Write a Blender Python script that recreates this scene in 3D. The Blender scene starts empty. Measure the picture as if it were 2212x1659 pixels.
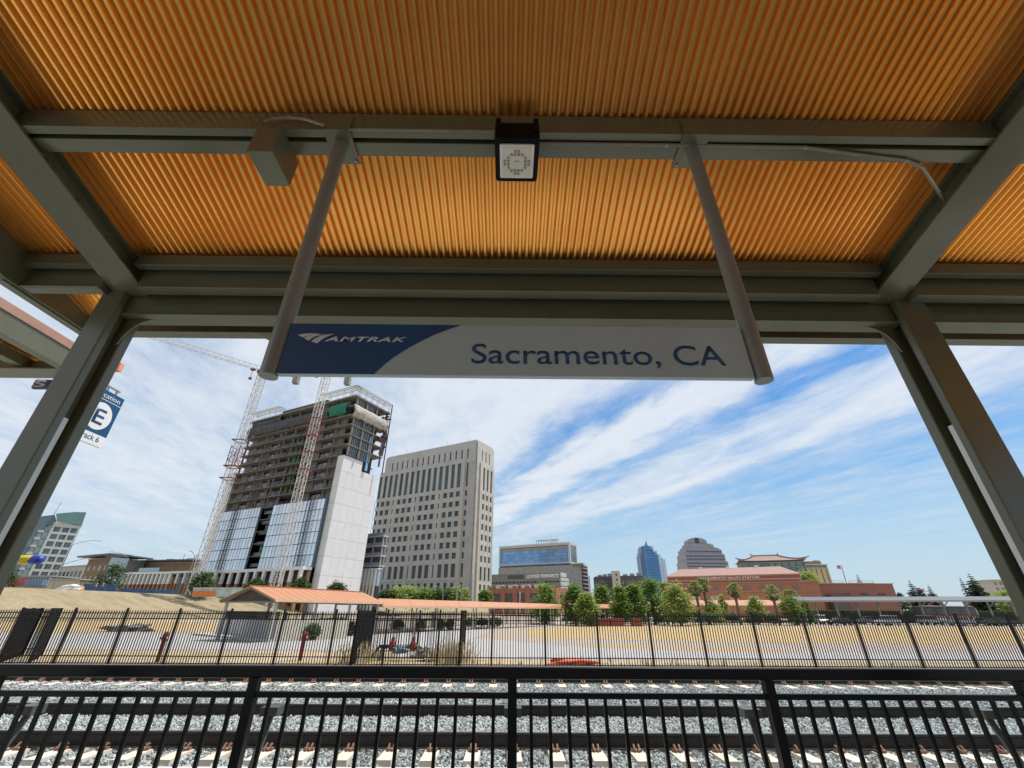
import bpy, math, random
import numpy as np
from mathutils import Vector, Matrix
random.seed(7)
RA = math.radians
# ------------------------------------------------------------------ camera
EYE = np.array([0.0, 0.0, 1.5]); FPX = 916.0
_t, _y, _r = RA(28.1), RA(.4), RA(.33)
FW = np.array([math.sin(_y)*math.cos(_t), math.cos(_y)*math.cos(_t), math.sin(_t)])
R0 = np.array([math.cos(_y), -math.sin(_y), 0]); U0 = np.cross(R0, FW)
RT = R0*math.cos(_r)+U0*math.sin(_r); UP = U0*math.cos(_r)-R0*math.sin(_r)
SC = bpy.context.scene
COL = SC.collection
cam = bpy.data.cameras.new('camera'); camo = bpy.data.objects.new('camera', cam); COL.objects.link(camo)
m = Matrix.Identity(4)
for i in range(3):
    m[i][0], m[i][1], m[i][2], m[i][3] = RT[i], UP[i], -FW[i], EYE[i]
camo.matrix_world = m
cam.sensor_width = 36; cam.lens = 36*FPX/2212; cam.clip_start = .05; cam.clip_end = 9000
SC.camera = camo
# ------------------------------------------------------------------ light
SUN_EL, SUN_AZ = 68.0, 66.0      # azimuth measured from +Y towards +X
sd = np.array([math.sin(RA(SUN_AZ))*math.cos(RA(SUN_EL)), math.cos(RA(SUN_AZ))*math.cos(RA(SUN_EL)), math.sin(RA(SUN_EL))])
sl = bpy.data.lights.new('sun', 'SUN'); sl.energy = 4.6; sl.angle = RA(.53); sl.color = (1, .955, .89)
so = bpy.data.objects.new('sun', sl); COL.objects.link(so)
so.rotation_euler = Vector(sd).to_track_quat('Z', 'Y').to_euler()
W = bpy.data.worlds.new('World'); SC.world = W; W.use_nodes = True
def build_world():
    nt = W.node_tree; N = nt.nodes; L = nt.links; N.clear()
    out = N.new('ShaderNodeOutputWorld'); bg = N.new('ShaderNodeBackground'); bg.inputs[1].default_value = .105
    L.new(bg.outputs[0], out.inputs[0])
    sky = N.new('ShaderNodeTexSky'); sky.sky_type = 'NISHITA'; sky.sun_disc = False
    sky.sun_elevation = RA(SUN_EL); sky.sun_rotation = RA(SUN_AZ); sky.air_density = 1.0; sky.dust_density = .6; sky.ozone_density = 2.2
    hs = N.new('ShaderNodeHueSaturation'); hs.inputs['Saturation'].default_value = 1.62; hs.inputs['Value'].default_value = 1.18
    L.new(sky.outputs[0], hs.inputs['Color'])
    tc = N.new('ShaderNodeTexCoord'); sp = N.new('ShaderNodeSeparateXYZ'); L.new(tc.outputs['Generated'], sp.inputs[0])
    def M(op, a, b=None, c=None, clamp=False):
        n = N.new('ShaderNodeMath'); n.operation = op; n.use_clamp = clamp
        for i, v in enumerate((a, b, c)):
            if v is None: continue
            if isinstance(v, (int, float)): n.inputs[i].default_value = v
            else: L.new(v, n.inputs[i])
        return n.outputs[0]
    z = M('MAXIMUM', sp.outputs[2], .03)
    u = M('DIVIDE', sp.outputs[0], z); v = M('DIVIDE', sp.outputs[1], z)
    w = M('MULTIPLY_ADD', v, .35, u)
    def comb(a, b):
        n = N.new('ShaderNodeCombineXYZ'); L.new(a, n.inputs[0]); L.new(b, n.inputs[1]); return n.outputs[0]
    def noise(vec, s, det, ro, dist=0, off=0):
        n = N.new('ShaderNodeTexNoise'); n.inputs['Scale'].default_value = s; n.inputs['Detail'].default_value = det
        n.inputs['Roughness'].default_value = ro; n.inputs['Distortion'].default_value = dist
        if off:
            mp = N.new('ShaderNodeMapping'); mp.inputs['Location'].default_value = (off, off*.7, off*1.3); L.new(vec, mp.inputs[0]); vec = mp.outputs[0]
        L.new(vec, n.inputs['Vector']); return n.outputs['Fac']
    p = comb(w, v); ps = comb(w, M('MULTIPLY', v, .3))
    warp = noise(p, .9, 5, .55)
    wisp = noise(ps, 1.7, 9, .60, .5, 3.1)
    fine = noise(comb(M('ADD', w, M('MULTIPLY', v, -.25)), M('MULTIPLY', v, .45)), 7, 8, .66, .4, 9.0)
    w2 = M('ADD', w, M('MULTIPLY', M('SUBTRACT', warp, .5), 1.05))
    w2 = M('ADD', w2, M('MULTIPLY', M('SUBTRACT', wisp, .5), .8))
    rp = N.new('ShaderNodeValToRGB'); rp.color_ramp.interpolation = 'B_SPLINE'
    t = M('DIVIDE', M('ADD', w2, 4.0), 12.0, clamp=True); L.new(t, rp.inputs[0])
    pts = [(-4, .86), (-1.6, .82), (-.6, .70), (-.05, .88), (.75, 1.0), (1.05, .85), (1.25, .36), (1.42, .62), (1.62, 1.1), (1.82, 1.0), (2.02, .26), (2.3, .84), (2.55, .66), (2.82, .98), (3.12, .26), (3.4, .66), (3.72, .16), (4.15, .55), (4.9, .40), (6, .52), (7.5, .45)]
    els = rp.color_ramp.elements
    while len(els) < len(pts): els.new(.5)
    for e, (a, b) in zip(els, pts): e.position = (a+4)/12; e.color = (b, b, b, 1)
    base = rp.outputs[0]
    b2 = M('ADD', base, M('MULTIPLY', M('SUBTRACT', wisp, .5), .9))
    b2 = M('ADD', b2, M('MULTIPLY', M('SUBTRACT', fine, .5), .55))
    hz = M('MULTIPLY', M('SUBTRACT', .40, z), 3.0, clamp=True)      # veil thickens towards the horizon
    hz = M('MULTIPLY', hz, M('ADD', .72, M('MULTIPLY', wisp, .35)))
    fade = M('SUBTRACT', 1.0, M('MULTIPLY', M('SUBTRACT', .22, z), 4.0, clamp=True))
    mask = M('MULTIPLY', b2, M('MULTIPLY_ADD', fade, .55, .45), clamp=True)
    mk = N.new('ShaderNodeMapRange'); mk.interpolation_type = 'SMOOTHSTEP'
    mk.inputs[1].default_value = .02; mk.inputs[2].default_value = 1.05; mk.inputs[4].default_value = .93; L.new(mask, mk.inputs[0])
    cc = N.new('ShaderNodeMix'); cc.data_type = 'RGBA'
    cc.inputs[6].default_value = (4.6, 5.6, 6.6, 1); cc.inputs[7].default_value = (6.9, 7.25, 7.7, 1)
    L.new(mk.outputs[0], cc.inputs[0])
    vl = N.new('ShaderNodeMix'); vl.data_type = 'RGBA'; vl.inputs[7].default_value = (4.1, 5.45, 6.55, 1)
    L.new(M('MULTIPLY', hz, .9), vl.inputs[0]); L.new(hs.outputs[0], vl.inputs[6])
    mx = N.new('ShaderNodeMix'); mx.data_type = 'RGBA'
    L.new(mk.outputs[0], mx.inputs[0]); L.new(vl.outputs[2], mx.inputs[6]); L.new(cc.outputs[2], mx.inputs[7])
    L.new(mx.outputs[2], bg.inputs[0])
build_world()
SC.view_settings.view_transform = 'Standard'; SC.view_settings.look = 'None'
SC.view_settings.exposure = .2; SC.view_settings.gamma = 1; SC.view_settings.use_curve_mapping = False
SC.cycles.max_bounces = 8; SC.cycles.diffuse_bounces = 5; SC.cycles.use_denoising = True

# ------------------------------------------------------------------ helpers
def ray(x, y): return FW+RT*(x-1106)/FPX+UP*(829.5-y)/FPX
def aY(p, Y): d = ray(*p); return EYE+d*Y/d[1]
def aZ(p, Z): d = ray(*p); return EYE+d*(Z-1.5)/d[2]
# sub-windows of the reference used for measuring (returns master pixels)
c5 = lambda x, y: ((650+x/1.7467)*.6095, (1250+y/1.7467)*.6095)
c6 = lambda x, y: ((1250+x/2.37)*.6095, (1500+y/2.37)*.6095)
c7 = lambda x, y: ((1650+x/2.765)*.6095, (1800+y/2.765)*.6095)
c8 = lambda x, y: ((2350+x/1.7295)*.6095, (1800+y/1.7295)*.6095)
c4 = lambda x, y: (x/1.659*.6095, (1200+y/1.659)*.6095)
s6 = lambda x, y: ((700+x/3.687)*.6095, (2050+y/3.687)*.6095)
s7 = lambda x, y: ((1200+x/3.687)*.6095, (2050+y/3.687)*.6095)
l5 = lambda x, y: (x/3.16*.6095, (1950+y/3.16)*.6095)
q4 = lambda x, y: ((1000+x/4.424)*.6095, (1130+y/4.424)*.6095)

class MB:
    def __init__(s): s.v = []; s.f = []
    def add(s, vs, fs):
        o = len(s.v); s.v += [tuple(map(float, a)) for a in vs]; s.f += [tuple(i+o for i in f) for f in fs]; return s
    def box(s, x0, x1, y0, y1, z0, z1):
        if x0 > x1: x0, x1 = x1, x0
        if y0 > y1: y0, y1 = y1, y0
        if z0 > z1: z0, z1 = z1, z0
        return s.add([(x0,y0,z0),(x1,y0,z0),(x1,y1,z0),(x0,y1,z0),(x0,y0,z1),(x1,y0,z1),(x1,y1,z1),(x0,y1,z1)],
                     [(0,3,2,1),(4,5,6,7),(0,1,5,4),(1,2,6,5),(2,3,7,6),(3,0,4,7)])
    def bar(s, p, q, w, h=None, up=(0, 0, 1)):
        h = h or w; p = Vector(p); q = Vector(q); d = (q-p).normalized(); u = Vector(up)
        if abs(d.dot(u)) > .98: u = Vector((0, 1, 0))
        a = d.cross(u).normalized()*w/2; b = a.cross(d).normalized()*h/2
        vs = [p-a-b, p+a-b, p+a+b, p-a+b, q-a-b, q+a-b, q+a+b, q-a+b]
        return s.add(vs, [(0,1,2,3),(7,6,5,4),(0,4,5,1),(1,5,6,2),(2,6,7,3),(3,7,4,0)])
    def cyl(s, p, q, r, n=12, r2=None, caps=True):
        r2 = r if r2 is None else r2; p = Vector(p); q = Vector(q); d = (q-p).normalized()
        u = Vector((0, 0, 1)) if abs(d.z) < .95 else Vector((1, 0, 0))
        a = d.cross(u).normalized(); b = d.cross(a).normalized()
        ring = lambda c, rr: [c+(a*math.cos(2*math.pi*i/n)+b*math.sin(2*math.pi*i/n))*rr for i in range(n)]
        vs = ring(p, r)+ring(q, r2)
        fs = [(i, i+n, (i+1) % n+n, (i+1) % n) for i in range(n)]
        if caps: fs += [tuple(range(n)), tuple(range(2*n-1, n-1, -1))]
        return s.add(vs, fs)
    def tube(s, pts, r, n=8):
        for a, b in zip(pts[:-1], pts[1:]): s.cyl(a, b, r, n)
        return s
    def lathe(s, prof, n=14, c=(0, 0, 0), axis='z'):
        vs = []; c = np.array(c)
        for r, h in prof:
            for i in range(n):
                a = 2*math.pi*i/n; x, y = r*math.cos(a), r*math.sin(a)
                vs.append(c+(np.array([x, y, h]) if axis == 'z' else np.array([h, x, y])))
        fs = []
        for k in range(len(prof)-1):
            for i in range(n): fs.append((k*n+i, k*n+(i+1) % n, (k+1)*n+(i+1) % n, (k+1)*n+i))
        fs += [tuple(range(n-1, -1, -1)), tuple(range((len(prof)-1)*n, len(prof)*n))]
        return s.add(vs, fs)
    def prism(s, poly, e):      # poly: 3-D points of a flat polygon, e: extrusion vector
        n = len(poly); e = np.array(e, float); a = [np.array(p, float) for p in poly]
        return s.add(a+[p+e for p in a], [tuple(range(n)), tuple(range(2*n-1, n-1, -1))]+[(i, i+n, (i+1) % n+n, (i+1) % n) for i in range(n)])
    def quad(s, *p): return s.add(p, [tuple(range(len(p)))])
    def mesh(s, name, mt, smooth=False):
        me = bpy.data.meshes.new(name); me.from_pydata(s.v, [], s.f)
        import bmesh
        b = bmesh.new(); b.from_mesh(me); bmesh.ops.recalc_face_normals(b, faces=b.faces); b.to_mesh(me); b.free()
        if mt: me.materials.append(mt)
        if smooth:
            me.polygons.foreach_set('use_smooth', [True]*len(me.polygons)); me.set_sharp_from_angle(angle=RA(40))
        return me
    def build(s, name, mt, parent=None, smooth=False, kind=None, label=None):
        return obj(name, s.mesh(name, mt, smooth), parent, kind=kind, label=label)
def obj(name, me, parent=None, loc=(0, 0, 0), rot=(0, 0, 0), scale=(1, 1, 1), kind=None, label=None):
    o = bpy.data.objects.new(name, me); COL.objects.link(o); o.location = loc; o.rotation_euler = rot; o.scale = scale
    if parent: o.parent = parent
    if kind: o['kind'] = kind
    if label: o['label'] = label
    return o
def thing(name, label, cat, loc=(0, 0, 0), rotz=0, group=None):
    o = obj(name, None, None, loc, (0, 0, rotz)); o.empty_display_size = .1
    o['label'] = label; o['category'] = cat
    if group: o['group'] = group
    return o
def tag(o, label, cat, group=None):
    o['label'] = label; o['category'] = cat
    if group: o['group'] = group
    return o
def dup(root, loc, rotz, label, group=None, scale=1):
    r = root.copy(); COL.objects.link(r); r.location = loc; r.rotation_euler = (0, 0, rotz); r.scale = (scale,)*3; r['label'] = label
    if group: r['group'] = group
    for ch in list(root.children):
        c = ch.copy(); COL.objects.link(c); c.parent = r
        for g in list(ch.children):
            d = g.copy(); COL.objects.link(d); d.parent = c
    return r
def bevel(o, w, seg=2):
    b = o.modifiers.new('bevel', 'BEVEL'); b.width = w; b.segments = seg; b.limit_method = 'ANGLE'; return o

def mat(name, col, rough=.6, metal=0, var=.12, scale=3., bump=0, col2=None, det=6, spec=.5, stretch=None, trans=None, ovar=0, bscale=None, gen=False):
    m = bpy.data.materials.new(name); m.use_nodes = True; nt = m.node_tree; N = nt.nodes; L = nt.links
    b = N['Principled BSDF']; b.inputs['Roughness'].default_value = rough; b.inputs['Metallic'].default_value = metal
    b.inputs['Specular IOR Level'].default_value = spec
    tc = N.new('ShaderNodeTexCoord'); vec = tc.outputs['Object']
    if stretch:
        mp = N.new('ShaderNodeMapping'); mp.inputs['Scale'].default_value = stretch; L.new(vec, mp.inputs[0]); vec = mp.outputs[0]
    n = N.new('ShaderNodeTexNoise'); n.inputs['Scale'].default_value = scale; n.inputs['Detail'].default_value = det; n.inputs['Roughness'].default_value = .6
    L.new(vec, n.inputs['Vector'])
    mx = N.new('ShaderNodeMix'); mx.data_type = 'RGBA'
    c2 = col2 or tuple(min(1, c*(1+var)) for c in col); c1 = col if col2 else tuple(c*(1-var) for c in col)
    mx.inputs[6].default_value = (*c1, 1); mx.inputs[7].default_value = (*c2, 1)
    mr = N.new('ShaderNodeMapRange'); mr.inputs[1].default_value = .32; mr.inputs[2].default_value = .68; L.new(n.outputs[0], mr.inputs[0]); L.new(mr.outputs[0], mx.inputs[0])
    last = mx.outputs[2]
    if ovar:
        oi = N.new('ShaderNodeObjectInfo'); hv = N.new('ShaderNodeHueSaturation')
        mr2 = N.new('ShaderNodeMapRange'); mr2.inputs[3].default_value = 1-ovar; mr2.inputs[4].default_value = 1+ovar
        L.new(oi.outputs['Random'], mr2.inputs[0]); L.new(mr2.outputs[0], hv.inputs['Value']); L.new(last, hv.inputs['Color']); last = hv.outputs[0]
    L.new(last, b.inputs['Base Color'])
    if bump:
        n2 = N.new('ShaderNodeTexNoise'); n2.inputs['Scale'].default_value = bscale or scale*6; n2.inputs['Detail'].default_value = 5
        L.new(vec, n2.inputs['Vector'])
        bp = N.new('ShaderNodeBump'); bp.inputs['Strength'].default_value = bump; bp.inputs['Distance'].default_value = .02
        L.new(n2.outputs[0], bp.inputs['Height']); L.new(bp.outputs[0], b.inputs['Normal'])
    if trans:
        b.inputs['Transmission Weight'].default_value = trans
    return m
MT = {}
def Mt(k, *a, **kw):
    if k not in MT: MT[k] = mat(k, *a, **kw)
    return MT[k]
OLIVE = Mt('olive_paint', (.125, .128, .082), .24, var=.08, scale=2.5, bump=.02)
OLIVE2 = Mt('galvanised_olive', (.27, .27, .22), .35, metal=.25, var=.12, scale=6)
DECK = Mt('copper_deck', (.98, .51, .13), .27, metal=.8, var=.10, scale=1.3, ovar=.045)
GALV = Mt('brushed_steel', (.22, .24, .235), .30, metal=.15, var=.10, scale=9, stretch=(1, 1, .15))
BLACK = Mt('black_paint', (.004, .004, .005), .28, var=.2, scale=4, spec=.22)
FBLACK = Mt('black_fence_paint', (.007, .007, .008), .5, var=.25, scale=3, spec=.3)
CONC = Mt('concrete', (.50, .475, .43), .85, var=.12, scale=1.3, bump=.15)
WHITE = Mt('white_paint', (.74, .74, .72), .5, var=.04, scale=2)
RUST = Mt('rusty_steel', (.026, .021, .019), .6, metal=.2, var=.35, scale=12, bump=.1)
RAILTOP = Mt('polished_rail', (.42, .41, .40), .28, metal=.9, var=.1, scale=8, stretch=(.1, 1, 1))
CLIP = Mt('rusty_clip', (.22, .125, .085), .6, metal=.2, var=.3, scale=30)
GLASSD = Mt('dark_window_glass', (.035, .045, .05), .12, var=.35, scale=.4, spec=.6, ovar=.35)
BARK = Mt('bark', (.13, .095, .065), .9, var=.3, scale=6, bump=.3)

def text(name, body, w, caph, mtl, parent, loc, rot, shear=0, ext=.002, bold=0, kind=None, cap=.729, sp=1):
    cu = bpy.data.curves.new(name, 'FONT'); cu.body = body; cu.size = 1; cu.extrude = 0; cu.shear = shear; cu.offset = bold; cu.space_character = sp
    t = bpy.data.objects.new(name+'_tmp', cu); COL.objects.link(t)
    dg = bpy.context.evaluated_depsgraph_get(); dg.update()
    me = bpy.data.meshes.new_from_object(t.evaluated_get(dg)); bpy.data.objects.remove(t)
    n = len(me.vertices); co = np.empty(n*3); me.vertices.foreach_get('co', co); co = co.reshape(-1, 3)
    x0, x1 = co[:, 0].min(), co[:, 0].max()
    co[:, 0] = (co[:, 0]-x0)*w/(x1-x0); co[:, 1] *= caph/cap; co[:, 2] = 0
    me.vertices.foreach_set('co', co.ravel()); me.materials.clear(); me.materials.append(mtl); me.name = name
    o = obj(name, me, parent, loc, rot)
    s = o.modifiers.new('thick', 'SOLIDIFY'); s.thickness = ext; s.offset = 0
    return o

# facade helper: building frames.  local x runs along the front face (corner at 0, building on the negative side), y along the right face
class Bld:
    def __init__(s, name, label, cat, p, Y, deg, group=None):
        s.N = aY(p, Y); a = RA(deg); s.ex = np.array([math.cos(a), -math.sin(a), 0]); s.ey = np.array([math.sin(a), math.cos(a), 0])
        s.N0 = np.array([s.N[0], s.N[1], 0.]); s.top = s.N[2]
        s.o = thing(name, label, cat, tuple(s.N0), -a, group)
    def f(s, p, which='F', off=0):
        n = s.ey if which == 'F' else s.ex; d = ray(*p); t = ((s.N0+n*off-EYE)@n)/(d@n); q = EYE+d*t
        return float((q-s.N0)@(s.ex if which == 'F' else s.ey)), float(q[2])
def fbox(mb, which, a, b, z0, z1, t0, t1, base=0):
    # box on a face: along a..b, sticking out from t0 to t1 (outward)
    if which == 'F': mb.box(a, b, base-t1, base-t0, z0, z1)
    elif which == 'R': mb.box(base+t0, base+t1, a, b, z0, z1)
def facade(mb, which, a0, a1, z0, z1, rows, d, base=0):
    z = z0
    for za, zb, cols in sorted(rows):
        if za > z+1e-4: fbox(mb, which, a0, a1, z, za, 0, d, base)
        x = a0
        for xa, xb in sorted(cols):
            if xa > x+1e-4: fbox(mb, which, x, xa, za, zb, 0, d, base)
            x = xb
        if a1 > x+1e-4: fbox(mb, which, x, a1, za, zb, 0, d, base)
        z = zb
    if z1 > z+1e-4: fbox(mb, which, a0, a1, z, z1, 0, d, base)
_wm = {}
def window(par, which, a0, a1, z0, z1, mt, base=0, out=.05, name='window', split=0):
    key = (round(a1-a0, 2), round(z1-z0, 2), mt.name, name, split)
    if key not in _wm:
        b = MB(); w = a1-a0; h = z1-z0
        if split:
            for k in range(split): b.box(-w/2+k*w/split+.06*w/split, -w/2+(k+1)*w/split-.06*w/split, -.04, .04, -h/2, h/2)
        else: b.box(-w/2, w/2, -.04, .04, -h/2, h/2)
        _wm[key] = b.mesh(name, mt)
    c = (a0+a1)/2; z = (z0+z1)/2
    if which == 'F': return obj(name, _wm[key], par, (c, base-out, z))
    return obj(name, _wm[key], par, (base+out, c, z), (0, 0, math.pi/2))
# ================================================================== SETTING
def jag(pts, amp, seed):
    r = random.Random(seed); out = []
    for (a, b_), (c, d) in zip(pts, pts[1:]+pts[:1]):
        n = max(1, int(math.hypot(c-a, d-b_)/1.6)); w = 0
        for i in range(n):
            w = w*.6+r.uniform(-amp, amp); t = i/n; out.append((a+(c-a)*t, b_+(d-b_)*t+(w if i else 0)))
    return out
def ground_patch(name, pts, z, mt):
    b = MB(); b.prism([(x, y, z) for x, y in pts], (0, 0, -.003)); return b.build(name, mt, kind='structure')
GROUND = Mt('dry_dirt', (.38, .30, .21), .95, var=.2, scale=.35, col2=(.46, .38, .28), bump=.3, bscale=9)
def zone_material(name, a, b, c, s1, s2, lo=.45, hi=.6):
    m = mat(name, a, .95, col2=b, scale=s1, bump=.35, bscale=14); nt = m.node_tree; N = nt.nodes; L = nt.links
    p = N['Principled BSDF']; src = p.inputs['Base Color'].links[0].from_socket
    n = N.new('ShaderNodeTexNoise'); n.inputs['Scale'].default_value = s2; n.inputs['Detail'].default_value = 7; n.inputs['Roughness'].default_value = .65
    tc = N.new('ShaderNodeTexCoord'); mp = N.new('ShaderNodeMapping'); mp.inputs['Scale'].default_value = (.45, 1, 1); L.new(tc.outputs['Object'], mp.inputs[0]); L.new(mp.outputs[0], n.inputs[0])
    mr = N.new('ShaderNodeMapRange'); mr.inputs[1].default_value = lo; mr.inputs[2].default_value = hi; L.new(n.outputs[0], mr.inputs[0])
    mx = N.new('ShaderNodeMix'); mx.data_type = 'RGBA'; L.new(mr.outputs[0], mx.inputs[0]); L.new(src, mx.inputs[6]); mx.inputs[7].default_value = (*c, 1); L.new(mx.outputs[2], p.inputs['Base Color'])
    return m
LOT = zone_material('gravel_lot_soil', (.30, .255, .225), (.37, .325, .295), (.40, .29, .155), 1.1, .16, .50, .60)
GOLD = zone_material('golden_dry_grass', (.37, .255, .105), (.45, .325, .155), (.36, .30, .22), .5, .22, .5, .7)
BERMM = zone_material('berm_dry_grass', (.225, .175, .10), (.335, .265, .165), (.21, .175, .10), 2.2, .35, .45, .62)
STRIP = zone_material('track_side_soil', (.37, .28, .175), (.47, .375, .26), (.31, .24, .13), 1.2, .5, .45, .6)
ROADM = Mt('pale_gravel_road', (.35, .34, .33), .95, var=.08, scale=1.5, bump=.2, bscale=20)
b = MB(); b.prism([(-4000, -600, -.72), (4000, -600, -.72), (4000, 5000, -.72), (-4000, 5000, -.72)], (0, 0, -.3)); b.build('ground', GROUND, kind='structure')
ground_patch('gravel_lot', [(-60, 30), (140, 30), (200, 150), (-60, 150)], -.716, LOT)
ground_patch('dry_grass_field', jag([(2, 47), (9, 43), (16, 40.5), (130, 40.5), (160, 78), (40, 88), (12, 80), (3, 66)], .9, 1), -.711, GOLD)
ground_patch('dry_grass_patch', jag([(-95, 50), (-24, 53), (-27, 62), (-60, 92), (-110, 92)], .8, 2), -.711, GOLD)
ground_patch('service_road', jag([(-100, 30.5), (-30, 30.5), (-6, 30.3), (14, 30.7), (6, 33.5), (-3, 44), (-2, 60), (-8, 68), (-17, 45), (-30, 48), (-100, 50)], .35, 3), -.707, ROADM)
ground_patch('soil_strip', jag([(-90, 17.5), (110, 17.5), (110, 25.6), (20, 25.4), (0, 26.6), (-8, 29.5), (-30, 30.9), (-90, 31)], .22, 4), -.703, STRIP)
ground_patch('track_access_road', jag([(-6, 26.4), (2, 25.5), (110, 25.5), (110, 30.9), (-6, 30.6)], .2, 5), -.699, ROADM)
# platform: front slab toned paler to bounce light, unseen rear kept duller
b = MB(); b.box(-60, 60, -24, 1.2, -.7, 0); b.build('platform', Mt('platform_concrete', (.40, .39, .36), .85, var=.08, scale=1.2, bump=.1), kind='structure')
b = MB(); b.box(-60, 60, 1.203, 6.02, -.7, 0); bevel(b.build('platform_edge', Mt('pale_platform_concrete', (.52, .51, .475), .85, var=.06, scale=1.2, bump=.1), kind='structure'), .02)
ground_patch('rear_light_absorber', [(-80, -60), (80, -60), (80, -6.5), (-80, -6.5)], .01, Mt('absorber_dark', (.075, .07, .065), .95, var=.3, scale=6, bump=.4))  # added unseen dark sheet behind the camera, lowers bounce light
ground_patch('ballast_bed', [(-70, 6.02), (70, 6.02), (70, 17.6), (-70, 17.6)], -.43, Mt('ballast_dust', (.26, .27, .26), .95, var=.4, scale=20, bump=.5))
# embankment on the left, with the raised ground behind it
def berm():
    crest = [(-260, 10), (-160, 62)]+[tuple(aZ(q, 5.2)[:2]) for q in ((0, 1267), (135, 1273), (270, 1279), (400, 1284), (560, 1289), (700, 1293), (850, 1298), (1006, 1303))]+[(20, 330), (80, 404), (180, 470)]
    vs = []; fs = []; n = 0; rows = []
    pts = []
    for (a, c) in zip(crest[:-1], crest[1:]):
        k = max(2, int(math.dist(a, c)/6))
        for i in range(k): pts.append((a[0]+(c[0]-a[0])*i/k, a[1]+(c[1]-a[1])*i/k))
    pts.append(crest[-1])
    rnd = random.Random(3)
    for i, (x, y) in enumerate(pts):
        j = min(i, len(pts)-2); dx, dy = pts[j+1][0]-pts[j][0], pts[j+1][1]-pts[j][1]; l = math.hypot(dx, dy)
        nx, ny = dy/l, -dx/l
        row = []
        for off, z in ((24, -.9), (18, .35), (12, 1.9), (7, 3.5), (3, 4.75), (0, 5.15), (-5, 5.2), (-30, 5.1)):
            row.append((x+nx*off+rnd.uniform(-.4, .4), y+ny*off+rnd.uniform(-.4, .4), z+(rnd.uniform(-.16, .16) if 0 < off < 24 else rnd.uniform(-.04, .04))))
        row.append((x-700, y+700, 5.0)); vs += row
    k = 9
    for i in range(len(pts)-1):
        for j in range(k-1): fs.append((i*k+j, i*k+j+1, (i+1)*k+j+1, (i+1)*k+j))
    return MB().add(vs, fs).build('embankment', BERMM, kind='structure', smooth=True)
berm()

# ================================================================== BALLAST (geometry-node stones)
def ballast():
    rnd = np.random.default_rng(5)
    stones = []
    for k in range(5):
        import bmesh
        bm = bmesh.new(); bmesh.ops.create_icosphere(bm, subdivisions=1, radius=.5)
        for v in bm.verts:
            v.co *= rnd.uniform(.72, 1.2)
        for v in bm.verts: v.co.x *= 1.15; v.co.z *= .8
        me = bpy.data.meshes.new('stone'); bm.to_mesh(me); bm.free()
        m = Mt(f'ballast_stone_{"abcde"[k]}', [(.27, .29, .285), (.38, .42, .40), (.16, .165, .165), (.34, .40, .38), (.48, .51, .49)][k], .85, var=.3, scale=2.0, ovar=.0)
        me.materials.append(m); stones.append(me)
    def scatter(x0, x1, y0, y1, dens, zf, reject):
        n = int((x1-x0)*(y1-y0)*dens); x = rnd.uniform(x0, x1, n); y = rnd.uniform(y0, y1, n); keep = ~reject(x, y)
        x, y = x[keep], y[keep]; return np.stack([x, y, zf(x, y)], 1)
    def tie_at(x, off, half=.13): return np.abs(((x-off+.305) % .61)-.305) < half
    A = scatter(-17, 17, 6.15, 8.18, 950, lambda x, y: -.40+rnd.uniform(-.015, .035, len(x)), lambda x, y: tie_at(x, .12, .135) & (y > 7.5))
    B = scatter(-19, 19, 8.36, 10.28, 1000, lambda x, y: -.345+rnd.uniform(-.02, .03, len(x)), lambda x, y: x > 1e9)
    Cc = scatter(-26, 26, 10.5, 14.0, 620, lambda x, y: -.385+np.clip((y-11)/2.2, 0, 1)*.09+rnd.uniform(-.02, .04, len(x)), lambda x, y: tie_at(x, .25, .13) & (y > 13.35))
    D = scatter(-34, 34, 14.2, 17.8, 150, lambda x, y: -.295+rnd.uniform(-.02, .04, len(x))-(np.maximum(0, y-16.2)*.22), lambda x, y: x > 1e9)
    P = np.concatenate([A, B, Cc, D])
    me = bpy.data.meshes.new('track_ballast'); me.from_pydata(P.tolist(), [], [])
    o = obj('track_ballast', me); o['label'] = 'grey green crushed stone ballast around and between the rails'; o['category'] = 'ballast'; o['kind'] = 'stuff'
    g = bpy.data.node_groups.new('ballast_stones', 'GeometryNodeTree'); g.interface.new_socket('Geometry', in_out='INPUT', socket_type='NodeSocketGeometry'); g.interface.new_socket('Geometry', in_out='OUTPUT', socket_type='NodeSocketGeometry')
    N = g.nodes; L = g.links; gi = N.new('NodeGroupInput'); go = N.new('NodeGroupOutput')
    hid = bpy.data.collections.new('ballast_stone_kinds')
    for i, s in enumerate(stones):
        so_ = bpy.data.objects.new('stone', s); hid.objects.link(so_)
    ci = N.new('GeometryNodeCollectionInfo'); ci.inputs[0].default_value = hid; ci.inputs['Separate Children'].default_value = True; ci.inputs['Reset Children'].default_value = True
    ip = N.new('GeometryNodeInstanceOnPoints'); ip.inputs['Pick Instance'].default_value = True
    rv = N.new('FunctionNodeRandomValue'); rv.data_type = 'FLOAT_VECTOR'; rv.inputs[0].default_value = (0, 0, 0); rv.inputs[1].default_value = (6.28, 6.28, 6.28)
    rs = N.new('FunctionNodeRandomValue'); rs.data_type = 'FLOAT'; rs.inputs[2].default_value = .022; rs.inputs[3].default_value = .060
    L.new(gi.outputs[0], ip.inputs['Points']); L.new(ci.outputs[0], ip.inputs['Instance']); L.new(rv.outputs[0], ip.inputs['Rotation']); L.new(rs.outputs[1], ip.inputs['Scale'])
    L.new(ip.outputs[0], go.inputs[0])
    md = o.modifiers.new('stones', 'NODES'); md.node_group = g
ballast()

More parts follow.
